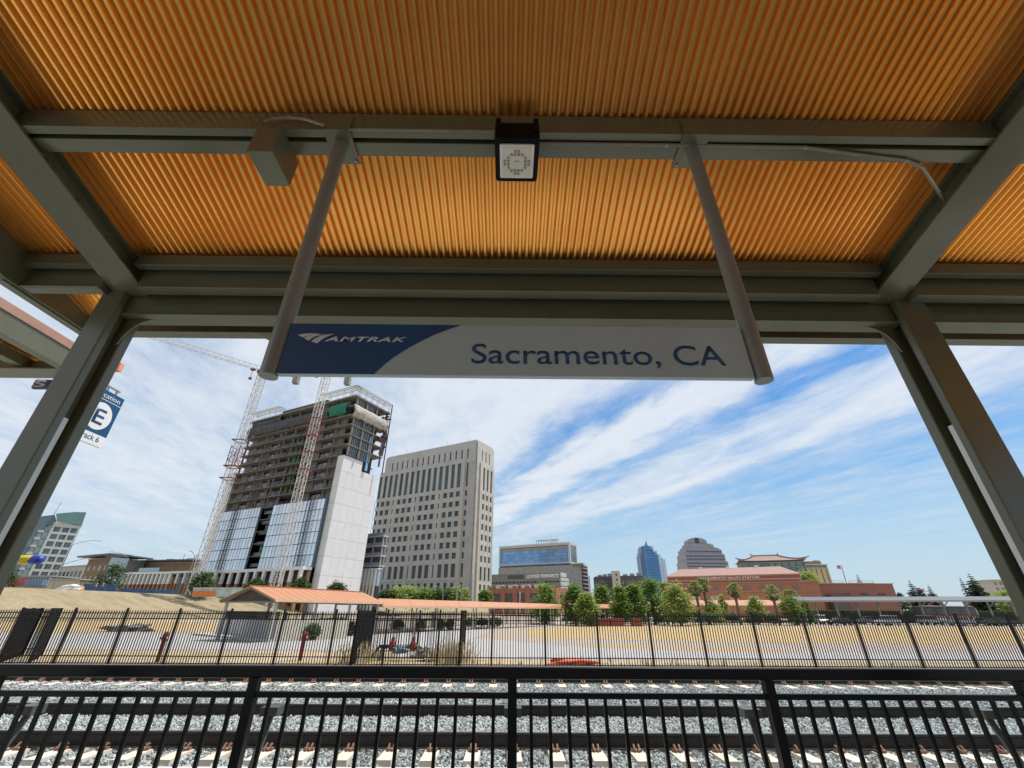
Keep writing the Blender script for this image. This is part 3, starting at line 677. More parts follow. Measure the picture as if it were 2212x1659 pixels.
# dry weeds
def weeds():
    rnd = random.Random(11)
    def clump(name, label, cx, cy, w, d, n, h, mt, cat='weeds'):
        b = MB()
        for i in range(n):
            x = cx+rnd.gauss(0, w); y = cy+rnd.uniform(-d, d); hh = h*rnd.uniform(.4, 1.1); dx, dy = rnd.gauss(0, .13)*hh*2, rnd.gauss(0, .1)*hh*2
            a = rnd.uniform(0, 3.14); ww = .012*rnd.uniform(.6, 1.6)
            p = (x, y, -.72); m_ = (x+dx*.4, y+dy*.4, -.72+hh*.6); q = (x+dx, y+dy, -.72+hh)
            c, s_ = math.cos(a)*ww, math.sin(a)*ww
            b.add([(p[0]-c, p[1]-s_, p[2]), (p[0]+c, p[1]+s_, p[2]), (m_[0]+c, m_[1]+s_, m_[2]), (m_[0]-c, m_[1]-s_, m_[2]), q], [(0, 1, 2, 3), (3, 2, 4)])
        o = b.build(name, mt, kind='stuff'); tag(o, label, cat)
    straw = Mt('straw', (.60, .52, .34), .9, var=.25, scale=5); green = Mt('dull_green_weed', (.16, .20, .08), .9, var=.3, scale=5)
    clump('tall_weeds', 'tall straw coloured weeds at the left side of the small enclosure', -7.1, 24.2, .45, .9, 300, .95, straw)
    clump('tall_weeds', 'tall straw weeds inside the enclosure by its right side', -2.7, 24.3, .55, 1.0, 380, 1.05, straw)
    clump('fence_weeds', 'low dry weeds growing along the foot of the picket fence', 0, 23.4, 16, .40, 900, .11, straw)
    clump('green_weeds', 'sparse green weeds at the fence foot right of the enclosure', 3.0, 23.2, 6, .3, 120, .4, green)
weeds()

# ================================================================== SHELTER, COVERED WAYS
ORANGE = Mt('orange_metal_roof', (.42, .19, .095), .5, var=.05, scale=.6)
PALEPOST = Mt('pale_steel_post', (.40, .39, .35), .5, var=.08)
def gable(name, label, A, ux, L, wl, wr, ze, zr, posts, cat='shelter', thick=.09, under=True, pz=-.72):
    # A: near right eave corner; ux ridge direction; wl/wr: vector across (left) width
    t = thing(name, label, cat, (A[0], A[1], -.72)); A = np.array([0, 0, 0.]); u = np.array([ux[0], ux[1], 0.]); u /= np.linalg.norm(u); n = np.array([-u[1], u[0], 0])
    W = wl; e0 = A+[0, 0, ze+.72]; e1 = e0+u*L; r0 = e0+n*W/2+[0, 0, zr-ze]; r1 = r0+u*L; f0 = e0+n*W; f1 = f0+u*L
    dn = np.array([0, 0, -thick])
    for a, b_, c, d in ((e0, e1, r1, r0), (f1, f0, r0, r1)):
        MB().prism([a, b_, c, d], dn).build('roof_slope', ORANGE, t)
        k = int(L/.9); s = MB()
        for i in range(1, k):
            p = a+(b_-a)*i/k; q = d+(c-d)*i/k; s.bar(p+[0, 0, .005], q+[0, 0, .005], .03, .015)
        s.build('roof_seams', ORANGE, t, kind='stuff')
    MB().bar(r0+[0, 0, .03], r1+[0, 0, .03], .22, .05).build('ridge_cap', ORANGE, t)
    for a, b_ in ((e0, e1), (f0, f1)): MB().bar(a+dn*.9-n*0, b_+dn*.9, .08, .16).build('gutter', Mt('tan_gutter', (.62, .42, .28), .5), t)
    for q in (0.15, L-.15):
        for a, b_ in ((e0, r0), (f0, r0)): MB().bar(a+u*q+dn*1.6, b_+u*q+dn*1.6, .10, .16).build('rafter', OLIVE, t)
        MB().bar(e0+u*q+dn*1.8, f0+u*q+dn*1.8, .10, .12).build('tie_beam', OLIVE, t)
    dk_ = Mt('soffit_shade', (.09, .06, .045), .8)
    for q in (.5, L-.5):
        MB().prism([e0+u*q+dn*1.1+n*.3, f0+u*q+dn*1.1-n*.3, r0+u*q+dn*1.5], u*.05).build('soffit_shade_panel', dk_, t)  # added dark panels paint the shade under the roof
    for i in range(posts):
        for off in (.35, W-.35):
            p = e0+u*(.5+(L-1.0)*i/max(1, posts-1))+n*off; MB().box(p[0]-.09, p[0]+.09, p[1]-.09, p[1]+.09, 0, p[2]-.15).build('post', PALEPOST, t)
    return t
Ee = aY(s6(1020, 275), 37)
uu = (aZ(s7(600, 315), Ee[2])-Ee)[:2]; wd = float(np.linalg.norm(aZ(s6(315, 285), Ee[2])-Ee))
gable('ramp_shelter', 'orange gabled shelter roof on pale posts in front of the tower', Ee, uu, float(np.linalg.norm(uu)), 6.2, 0, Ee[2], Ee[2]+1.0, 4)
def walkway(label, pts_e, pts_r, ndiv, zpost, posts, under=True, name='covered_walkway'):
    # eave line and ridge line given as two 3-D points each
    e0, e1 = map(np.array, pts_e); r0, r1 = map(np.array, pts_r); t = thing(name, label, 'walkway', (e0[0], e0[1], -.72)); o_ = np.array([e0[0], e0[1], -.72])
    e0, e1, r0, r1 = e0-o_, e1-o_, r0-o_, r1-o_; b0 = 2*r0-e0; b1 = 2*r1-e1; b0[2] = e0[2]; b1[2] = e1[2]
    for i in range(ndiv):
        a, b_ = i/ndiv, (i+1)/ndiv-.0008
        MB().prism([e0+(e1-e0)*a, e0+(e1-e0)*b_, r0+(r1-r0)*b_, r0+(r1-r0)*a], (0, 0, -.06)).build('roof_panel', ORANGE, t)
        MB().prism([b0+(b1-b0)*b_, b0+(b1-b0)*a, r0+(r1-r0)*a, r0+(r1-r0)*b_], (0, 0, -.06)).build('roof_panel', ORANGE, t)
    MB().bar(e0+[0, 0, -.1], e1+[0, 0, -.1], .08, .16).build('gutter', Mt('tan_gutter', (.62, .42, .28), .5), t)
    for i in range(posts):
        f = (i+.5)/posts
        for A, B in ((e0, e1), (b0, b1)):
            p = A+(B-A)*f+((r0-e0) if A is e0 else (r0-b0))*.2; MB().box(p[0]-.08, p[0]+.08, p[1]-.08, p[1]+.08, 0, p[2]-.05).build('post', PALEPOST, t)
    return t
walkway('long low orange roofed covered way right of the gabled shelter', (aY((827, 1309), 50), aY((1224, 1312.5), 84)), (aY((817, 1292.5), 52.5), aY((1239, 1306), 86.5)), 10, 0, 12)
walkway('short orange covered way roof between the centre trees', (aY((1225, 1312), 90), aY((1316, 1313), 92)), (aY((1232, 1304), 93), aY((1316, 1305.5), 95)), 3, 0, 4)
walkway('orange covered way roof in front of the blue glass spire', (aY((1316, 1312), 96), aY((1428, 1312.5), 97)), (aY((1316, 1299), 99.5), aY((1428, 1300), 100.5)), 3, 0, 4)
walkway('orange platform roof strip below the brick station facade', (aY((1428, 1307), 112), aY((1690, 1307), 108)), (aY((1428, 1297), 116), aY((1690, 1296), 112)), 8, 0, 9)
# underpass wall
def underpass():
    WALLM = Mt('grey_plaster_wall', (.40, .395, .40), .85, var=.05, scale=.8)
    p0 = np.array([-27.6, 46.9]); p1 = np.array([-18.0, 38.2]); t = thing('underpass_wall', 'plain grey walled underpass block with black railing on top left of shelter', 'wall', (p0[0], p0[1], -.72))
    a = np.array([0, 0, 0.]); b_ = np.array([*(p1-p0), 0.]); u = b_/np.linalg.norm(b_); n = np.array([-u[1], u[0], 0])
    zt = 1.42
    MB().prism([a, b_, b_+n*.35, a+n*.35], (0, 0, zt)).build('wall', WALLM, t)
    MB().prism([b_+u*.0-n*.05, b_+u*.28-n*.05, b_+u*.28+n*6, b_+n*6], (0, 0, zt)).build('end_wall', Mt('cream_concrete', (.58, .54, .44), .85), t)
    MB().prism([a-u*1.2-n*1.6, b_+u*.3-n*.5, b_+u*.3-n*.02, a-u*1.2-n*.02], (0, 0, .18)).build('footing', CONC, t)
    b = MB(); L = float(np.linalg.norm(b_))
    for i in range(int(L/.16)):
        p = a+u*(.1+i*.16)+n*.17; b.box(p[0]-.02, p[0]+.02, p[1]-.02, p[1]+.02, zt, zt+.62)
    for z in (.1, .34, .6): b.bar(a+n*.17+[0, 0, zt+z], b_+n*.17+[0, 0, zt+z], .05)
    b.build('railing', FBLACK, t)
underpass()
def line_fence(label, pts, h, z=-.72, sp=.2):
    b = MB(); t = thing('ramp_fence', label, 'fence', (*pts[0], z)); o_ = Vector((*pts[0], 0))
    for p, q in zip(pts[:-1], pts[1:]):
        p = Vector((*p, 0))-o_; q = Vector((*q, 0))-o_; L = (q-p).length
        for i in range(int(L/sp)):
            c = p.lerp(q, i*sp/L); b.box(c.x-.02, c.x+.02, c.y-.02, c.y+.02, 0, h)
        r = MB()
        for zz in (h-.12, h*.55, .15): r.bar(p+Vector((0, 0, zz)), q+Vector((0, 0, zz)), .06)
        r.build('rail', FBLACK, t)
        k = max(1, int(L/3))
        for i in range(k): c = p.lerp(q, i/k); MB().box(c.x-.05, c.x+.05, c.y-.05, c.y+.05, 0, h+.1).build('post', FBLACK, t)
    b.build('pickets', FBLACK, t, kind='stuff')
cl = [(-17.6, 42.5), (-15.9, 46.7), (-14.5, 52.2), (-11.8, 58.3), (-6.0, 74.0), (0, 82.7), (9, 92)]
off = lambda d: [(x-d*.9, y+d*.42) for x, y in cl]
line_fence('black fence along the ramp behind the hedges and under the walkway', off(2.6), 1.9, sp=.24)
b = MB()
for p, q in zip(cl[:-1], cl[1:]): b.bar((*p, -.64), (*q, -.64), .22, .2)
tag(b.build('kerb', Mt('white_kerb', (.66, .64, .58), .85)), 'pale concrete kerb curving along the front of the hedges', 'kerb')
b = MB()
for p, q in zip(off(.3)[:-1], off(.3)[1:]): b.prism([(p[0], p[1], -.70), (q[0], q[1], -.70), (q[0]-2.2, q[1]+1.0, -.70), (p[0]-2.2, p[1]+1.0, -.70)], (0, 0, .04))
b.build('planting_bed', Mt('dark_mulch', (.07, .055, .045), .95, var=.3), kind='structure')

# ================================================================== FOLIAGE
def leafmat(k, c, c2):
    c = tuple(x*1.5 for x in c); c2 = tuple(x*1.6 for x in c2)
    m = Mt(k, c, .75, col2=c2, scale=.9, det=4, spec=.25, ovar=.10); nt = m.node_tree; N = nt.nodes; p = N['Principled BSDF']; src = p.inputs['Base Color'].links[0].from_socket
    tr = N.new('ShaderNodeBsdfTranslucent'); nt.links.new(src, tr.inputs[0]); ms = N.new('ShaderNodeMixShader'); ms.inputs[0].default_value = .38
    nt.links.new(p.outputs[0], ms.inputs[1]); nt.links.new(tr.outputs[0], ms.inputs[2]); nt.links.new(ms.outputs[0], N['Material Output'].inputs[0]); return m
L1 = leafmat('fresh_leaves', (.060, .115, .020), (.155, .225, .050)); L2 = leafmat('yellow_green_leaves', (.115, .165, .035), (.23, .28, .075))
L3 = leafmat('dark_leaves', (.030, .055, .018), (.070, .105, .035)); L4 = leafmat('conifer_needles', (.018, .034, .018), (.045, .065, .032))
L5 = leafmat('palm_leaves', (.085, .125, .035), (.20, .24, .085)); L6 = leafmat('dead_palm_leaves', (.085, .075, .035), (.18, .15, .075)); LR = leafmat('reddish_leaves', (.07, .04, .03), (.13, .075, .05))
def crown(rnd, n, w, h, z0, shape, leaf, k=None, clumps=26):
    """n leaves in clumps; returns MB"""
    b = MB(); cs = []
    for i in range(clumps):
        while True:
            x, y, z = rnd.uniform(-1, 1), rnd.uniform(-1, 1), rnd.uniform(0, 1)
            r = shape(z)
            if x*x+y*y < 1 and x*x+y*y > rnd.uniform(0, .5)**2: break
        cs.append((x*r*w/2, y*r*w/2, z0+z*h, rnd.uniform(.6, 1.25)))
    for i in range(n):
        c = cs[rnd.randrange(clumps)]; s = w*.12*c[3]
        px, py, pz = c[0]+rnd.gauss(0, s), c[1]+rnd.gauss(0, s), c[2]+rnd.gauss(0, s*.75)
        a, t_, p = rnd.uniform(0, 6.28), rnd.uniform(-.9, .9), leaf*rnd.uniform(.6, 1.5)
        u = np.array([math.cos(a), math.sin(a), .35*math.sin(t_)]); v = np.array([-math.sin(a)*math.cos(t_), math.cos(a)*math.cos(t_), math.sin(t_)+.2])
        q = np.array([px, py, pz])
        b.add([q-u*p, q-v*p*.55, q+u*p, q+v*p*.55], [(0, 1, 2, 3)])
    return b, cs
egg = lambda z: max(.12, math.sin(math.pi*min(1, .12+z*.88))**.7*(1.05-.35*z))
ball = lambda z: math.sqrt(max(.05, 1-(2*z-1)**2))
cone = lambda z: max(.05, 1-z)**.85
def tree(name, label, x, y, zb, h, w, lm, seed, n=900, leaf=.16, trunk=.28, shape=egg, cat='tree', group=None, tr=None):
    n = int(n*2.6); leaf *= 1.22
    rnd = random.Random(seed); t = thing(name, label, cat, (x, y, zb), group=group)
    tr = tr or h*.022+.03; b = MB(); b.cyl((0, 0, -.05), (rnd.gauss(0, .04)*h*.3, 0, h*trunk), tr*1.25, 9, tr, True)
    cb, cs = crown(rnd, n, w, h*(1-trunk)*.88, h*trunk, shape, leaf, clumps=max(14, int(n/34)))
    b.cyl((0, 0, h*trunk*.95), (0, 0, h*.8), tr, 7, tr*.25)
    for c in cs[:9]: b.cyl((0, 0, h*trunk+(c[2]-h*trunk)*.35), (c[0]*.8, c[1]*.8, c[2]), tr*.4, 5, tr*.12)
    b.build('trunk', BARK, t); cb.build('crown', lm, t); return t
def tree_at(name, label, xl, xr, yt, yb, Y, lm, seed, zb=-.72, **kw):
    """place by silhouette extent at distance Y"""
    p = aY(((xl+xr)/2, yt+4), Y); a = aY((xl, (yt+yb)/2), Y); c = aY((xr, (yt+yb)/2), Y)
    return tree(name, label, p[0], Y, zb, p[2]-zb, (c[0]-a[0])*1.2, lm, seed, **kw)
CT = 'trees in front of the station and covered ways'
T = [(1151,1204,1254,'young green tree leftmost of the row before the red brick building',L1,88),(1215,1262,1254,'tree with narrow top just right of the brick building end',L1,84),
 (1243,1286,1275,'lower bushy tree overlapping the short orange roof',L2,80),(1274,1318,1257,'tree in front of the dark low buildings, left one',L1,98),(1318,1352,1257,'left half of the broad tree pair before the orange roof',L1,84),
 (1345,1384,1251,'right half of the broad tree pair before the orange roof',L1,86),(1380,1424,1241,'tallest thin topped tree in front of the blue glass spire',L1,90),(1431,1484,1258,'bright green tree at the left end of the station facade',L2,84)]
for i, (a, c, yt, lb, lm, Y) in enumerate(T): tree_at('broadleaf_tree', lb, a, c, yt, 1315, Y, lm, 20+i, n=1600, leaf=.17, group=CT, trunk=.13)
tree_at('broadleaf_tree', 'small round tree between the second and third palm', 1607, 1642, 1281, 1315, 96, L2, 61, n=900, leaf=.16, trunk=.15)
tree_at('broadleaf_tree', 'bushy tree in front of the rightmost palm', 1684, 1722, 1283, 1318, 92, L1, 62, n=1000, leaf=.16, trunk=.12, shape=ball)
tree_at('broadleaf_tree', 'low yellowish tree between the double palm and the next palm', 1512, 1552, 1290, 1318, 94, L2, 63, n=800, leaf=.15, trunk=.1)
tree_at('broadleaf_tree', 'thin little tree left of the second palm trunk', 1546, 1566, 1278, 1315, 99, L2, 64, n=500, leaf=.14, trunk=.2)
tree_at('broadleaf_tree', 'dull little tree at the left end of the carport', 1722, 1748, 1293, 1318, 95, L3, 65, n=600, leaf=.14, trunk=.1)
tree_at('broadleaf_tree', 'rounded tree between the station roof and the striped hotel', 1720, 1758, 1228, 1300, 170, L2, 66, n=1000, leaf=.3, trunk=.4, shape=ball)
for i, (a, c, yt, lb, lm) in enumerate([(824, 862, 1272, 'leftmost low tree at the foot of the stone courthouse', L3), (855, 906, 1265, 'widest olive green tree at the foot of the courthouse', L2),
    (895, 945, 1268, 'green tree in the middle of the courthouse foot', L1), (938, 985, 1270, 'dark green tree right of middle at the courthouse foot', L3), (968, 1010, 1266, 'pale green tree rightmost of the courthouse foot group', L2), (1036, 1060, 1271, 'small dark tree between courthouse and brick building', L1)]):
    tree_at('street_tree', lb, a, c, yt, 1305, 190, lm, 80+i, zb=3.5, n=1300, leaf=.34, trunk=.12, shape=ball, group='trees at the courthouse foot')
for i, (a, c, yt, lb, zb, Y) in enumerate([(230, 280, 1212, 'dark tree in front of the tilted glass gable at far left', 5.2, 150), (422, 462, 1233, 'small tree left of the tower podium columns', 5.2, 140), (541, 575, 1246, 'left tree in front of the podium columns', 4.8, 135), (634, 670, 1246, 'right tree in front of the podium columns', 4.6, 135), (713, 746, 1256, 'tree in front of the white tower wall base', 4.2, 130)]):
    tree_at('street_tree', lb, a, c, yt, yt+40, Y, L3, 90+i, zb=zb, n=900, leaf=.24, trunk=.2)
tree_at('rooftop_tree', 'small roof garden trees on the perforated grey block', 1241, 1262, 1217, 1226, 404, L3, 97, zb=37.2, n=260, leaf=.4, trunk=.15, shape=ball)
def conifer(name, label, xl, xr, yt, Y, lm, seed, zb=-.72, lean=0):
    rnd = random.Random(seed); p = aY(((xl+xr)/2, yt), Y); w = (aY((xr, yt), Y)[0]-aY((xl, yt), Y)[0]); h = p[2]-zb; h0 = h*.12
    t = thing(name, label, 'tree', (p[0], Y, zb)); MB().cyl((0, 0, 0), (0, 0, h), h*.022, 7, .03).build('trunk', BARK, t); b = MB(); k = 20
    for i in range(k):
        f = i/k; z = h0+(h-h0)*f; r = w*.62*(1-f)**.8*rnd.uniform(.75, 1.15)+.12
        for j in range(9):
            a = rnd.uniform(0, 6.28); rr = r*rnd.uniform(.6, 1.1); d = np.array([math.cos(a), math.sin(a), -.28]); s_ = np.array([-math.sin(a), math.cos(a), 0])
            for m_ in range(7):
                q = np.array([0, 0, z])+d*rr*(m_+1)/7+s_*rnd.uniform(-.14, .14)*r; lw = .17*r*(1.2-m_/9)+.06; dd = d*rr*.20
                b.add([q-dd, q-s_*lw+[0, 0, -.1*r], q+dd, q+s_*lw+[0, 0, -.1*r]], [(0, 1, 2, 3)]); b.add([q-dd, q+[0, 0, -.2*r-.1], q+dd, q+[0, 0, .04*r]], [(0, 1, 2, 3)])
    b.build('crown', lm, t)
for i, (a, c, yt, lb, lm) in enumerate([(1836, 1864, 1239, 'dark conifer behind the station wing, nearest the flagpole', L4), (1946, 1979, 1251, 'dark conifer just right of the station wing', L4), (1990, 2018, 1262, 'small conifer right of the reddish tree', L4),
    (2060, 2084, 1245, 'narrow left one of the paired tall conifers', L4), (2066, 2116, 1236, 'widest tall conifer near the right column', L4)]): conifer('conifer_tree', lb, a, c, yt, 200, lm, 110+i)
tree_at('street_tree', 'small reddish tree between two conifers right of the station', 1972, 1994, 1261, 1300, 200, LR, 118, n=500, leaf=.36, trunk=.1)
tree_at('street_tree', 'tiny tree at the end of the station wing', 1930, 1950, 1273, 1300, 200, L3, 119, n=400, leaf=.36, trunk=.1)
def palm(label, xl, xr, yt, Y, seed, n=34):
    rnd = random.Random(seed); p = aY(((xl+xr)/2, yt+6), Y); w = aY((xr, yt), Y)[0]-aY((xl, yt), Y)[0]; h = p[2]+.72-.12*w; R = w*.54
    t = thing('palm_tree', label, 'palm tree', (p[0], Y, -.72), group='fan palms before the station')
    MB().cyl((0, 0, 0), (.05, 0, h), .20, 10, .26).build('trunk', BARK, t)
    def frond(R):
        b = MB(); seg = [(0, 0), (.35, .10), (.62, .08), (.8, -.02)]
        for (a, za), (c, zc) in zip(seg[:-1], seg[1:]): b.bar((a*R, 0, za*R), (c*R, 0, zc*R), .03*R)
        for k in range(11):
            a = RA(-80+16*k); l = R*.42*(1-.25*abs(k-5)/5); x0, z0 = .58*R, .07*R
            tip = (x0+l*math.cos(a), l*math.sin(a), z0-.16*l-abs(math.sin(a))*.08*R); wv = .045*R
            mid = (x0+l*.5*math.cos(a), l*.5*math.sin(a), z0)
            b.add([(x0, 0, z0), (mid[0]-math.sin(a)*wv, mid[1]+math.cos(a)*wv, mid[2]), tip, (mid[0]+math.sin(a)*wv, mid[1]-math.cos(a)*wv, mid[2])], [(0, 1, 2, 3)])
        return b
    fm = frond(R).mesh('frond', L5); dm = frond(R*.8).mesh('dead_frond', L6)
    for i in range(n):
        el = RA(rnd.uniform(-35, 75)); obj('frond', fm, t, (.05, 0, h), (rnd.uniform(-.3, .3), -el, i*2.4+rnd.uniform(-.3, .3)))
    for i in range(n//2): obj('dead_frond', dm, t, (.05, 0, h-.15), (rnd.uniform(-.3, .3), RA(rnd.uniform(40, 72)), i*2.4))
palm('pale fan palm behind the bright green tree left of the station', 1414, 1448, 1262, 96, 1)
palm('left palm of the overlapping double palm before the station', 1484, 1518, 1262, 90, 2, 40); palm('right taller palm of the overlapping double palm', 1500, 1534, 1254, 94, 3, 40)
palm('single palm with bright top before the centre of the station', 1567, 1602, 1266, 92, 4); palm('palm before the right third of the station facade', 1648, 1684, 1271, 92, 5); palm('rightmost palm, behind the bushy tree at the carport end', 1690, 1722, 1278, 95, 6)
# shrubs along the kerb
def shrub(label, x, y, sx, sy, h, seed, lm=L3, flat=False):
    rnd = random.Random(seed); b = MB(); n = 420
    for i in range(n):
        while True:
            px, py, pz = (rnd.uniform(-1, 1) for _ in range(3))
            r = max(abs(px), abs(py), abs(pz)) if flat else math.sqrt(px*px+py*py+pz*pz)
            if .72 < r < 1.02: break
        a, t_, p = rnd.uniform(0, 6.28), rnd.uniform(-1, 1), .10*rnd.uniform(.7, 1.4)
        u = np.array([math.cos(a), math.sin(a), .3*t_])*p; v = np.array([-math.sin(a)*.5, math.cos(a)*.5, .8])*p*.6; q = np.array([px*sx/2, py*sy/2, h/2+pz*h/2])
        b.add([q-u, q-v, q+u, q+v], [(0, 1, 2, 3)])
    o = b.mesh('foliage', lm); t = thing('shrub', label, 'shrub', (x, y, -.7), group='clipped shrubs along the kerb'); obj('foliage', o, t)
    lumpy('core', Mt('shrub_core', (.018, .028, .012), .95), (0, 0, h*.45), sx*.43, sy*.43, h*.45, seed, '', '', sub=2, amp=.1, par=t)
S = [((1420,760),'first clipped shrub right of the shelter, behind the standpipe'),((1730,700),'big square clipped shrub behind the right shelter posts'),((1950,700),'round clipped shrub at the left side of the enclosure')]
for i, (q, lb) in enumerate(S):
    p = aZ(s6(q[0], q[1]+55), -.7); shrub(lb, p[0]-.2, p[1]+.9, (1.7, 2.6, 1.7)[i], 1.5, (1.25, 1.5, 1.2)[i], 200+i, flat=i == 1)
S = [((760, 690), 1.9, 'shrub inside the enclosure outline, left of the valves'), ((1060, 700), 1.3, 'square little shrub beside the enclosure back post'), ((1320, 680), 1.3, 'little shrub in the middle of the enclosure back'), ((1450, 680), 1.2, 'little shrub near the right side of the enclosure'),
     ((1715, 640), 1.6, 'first shrub right of the enclosure, darker and round'), ((1885, 650), 2.6, 'widest clipped shrub right of the enclosure'), ((2060, 630), 1.9, 'shrub on the kerb third right of the enclosure')]
for i, (q, w, lb) in enumerate(S):
    p = aZ(s7(*q), -.7); shrub(lb, p[0]-.1, p[1]+.6, w*p[1]/62, w*p[1]/80, 1.25, 220+i, flat=i in (1, 5))
rr = random.Random(4)
for i, (x, Y, w, lb) in enumerate([(1180, 88, 3, 'dark shrub below the first tree of the row'), (1232, 92, 4, 'dark shrub left of the red planters'), (1262, 90, 3.4, 'pale rounded shrub left of the red planters'), (1300, 96, 3, 'dark shrub behind the red planters'), (1428, 90, 4, 'grey green shrub right of the red planters'),
    (1462, 91, 4.4, 'low dark shrub under the bright green tree'), (1496, 90, 4.6, 'dark shrub under the double palm'), (1530, 91, 5, 'big pale topped shrub right of the double palm'), (1582, 94, 4, 'dark shrub under the single palm'), (1625, 95, 4, 'dark shrub below the small round tree'), (1668, 95, 3.6, 'dark shrub at the foot of the right third palm'), (1340, 97, 4, 'dark shrub below the broad tree pair'), (1384, 96, 4, 'dark shrub below the tallest tree')]):
    p = aY((x, 1330), Y); shrub(lb, p[0], Y, w, 2.4, rr.uniform(1.5, 2.4), 300+i, L3 if i not in (2, 4, 7) else L1)
# red planters
REDBR = Mt('red_planter', (.30, .075, .055), .8, var=.1)
for a, c, lb in ((1143*1+0, 0, ''),)[:0]: pass
for xa, xb, lb in ((1336, 1380, 'long red brick planter wall behind the fence, left one'), (1380, 1412, 'middle short red brick planter wall behind the fence'), (1427, 1450, 'right red brick planter wall behind the fence')):
    xa, xb = 1143+(xa-1336)*1.0+197, 1143+(xb-1336)*1.0+197
    p = aY((xa-65, 1335), 80); q = aY((xb-65-3, 1335), 80)
    o = MB().box(0, q[0]-p[0], 0, 1.2, 0, 1.05).box(-.06, q[0]-p[0]+.06, -.06, 1.26, 1.05, 1.15).build('brick_planter', REDBR); o.location = (p[0], 80, -.72); tag(o, lb, 'planter')
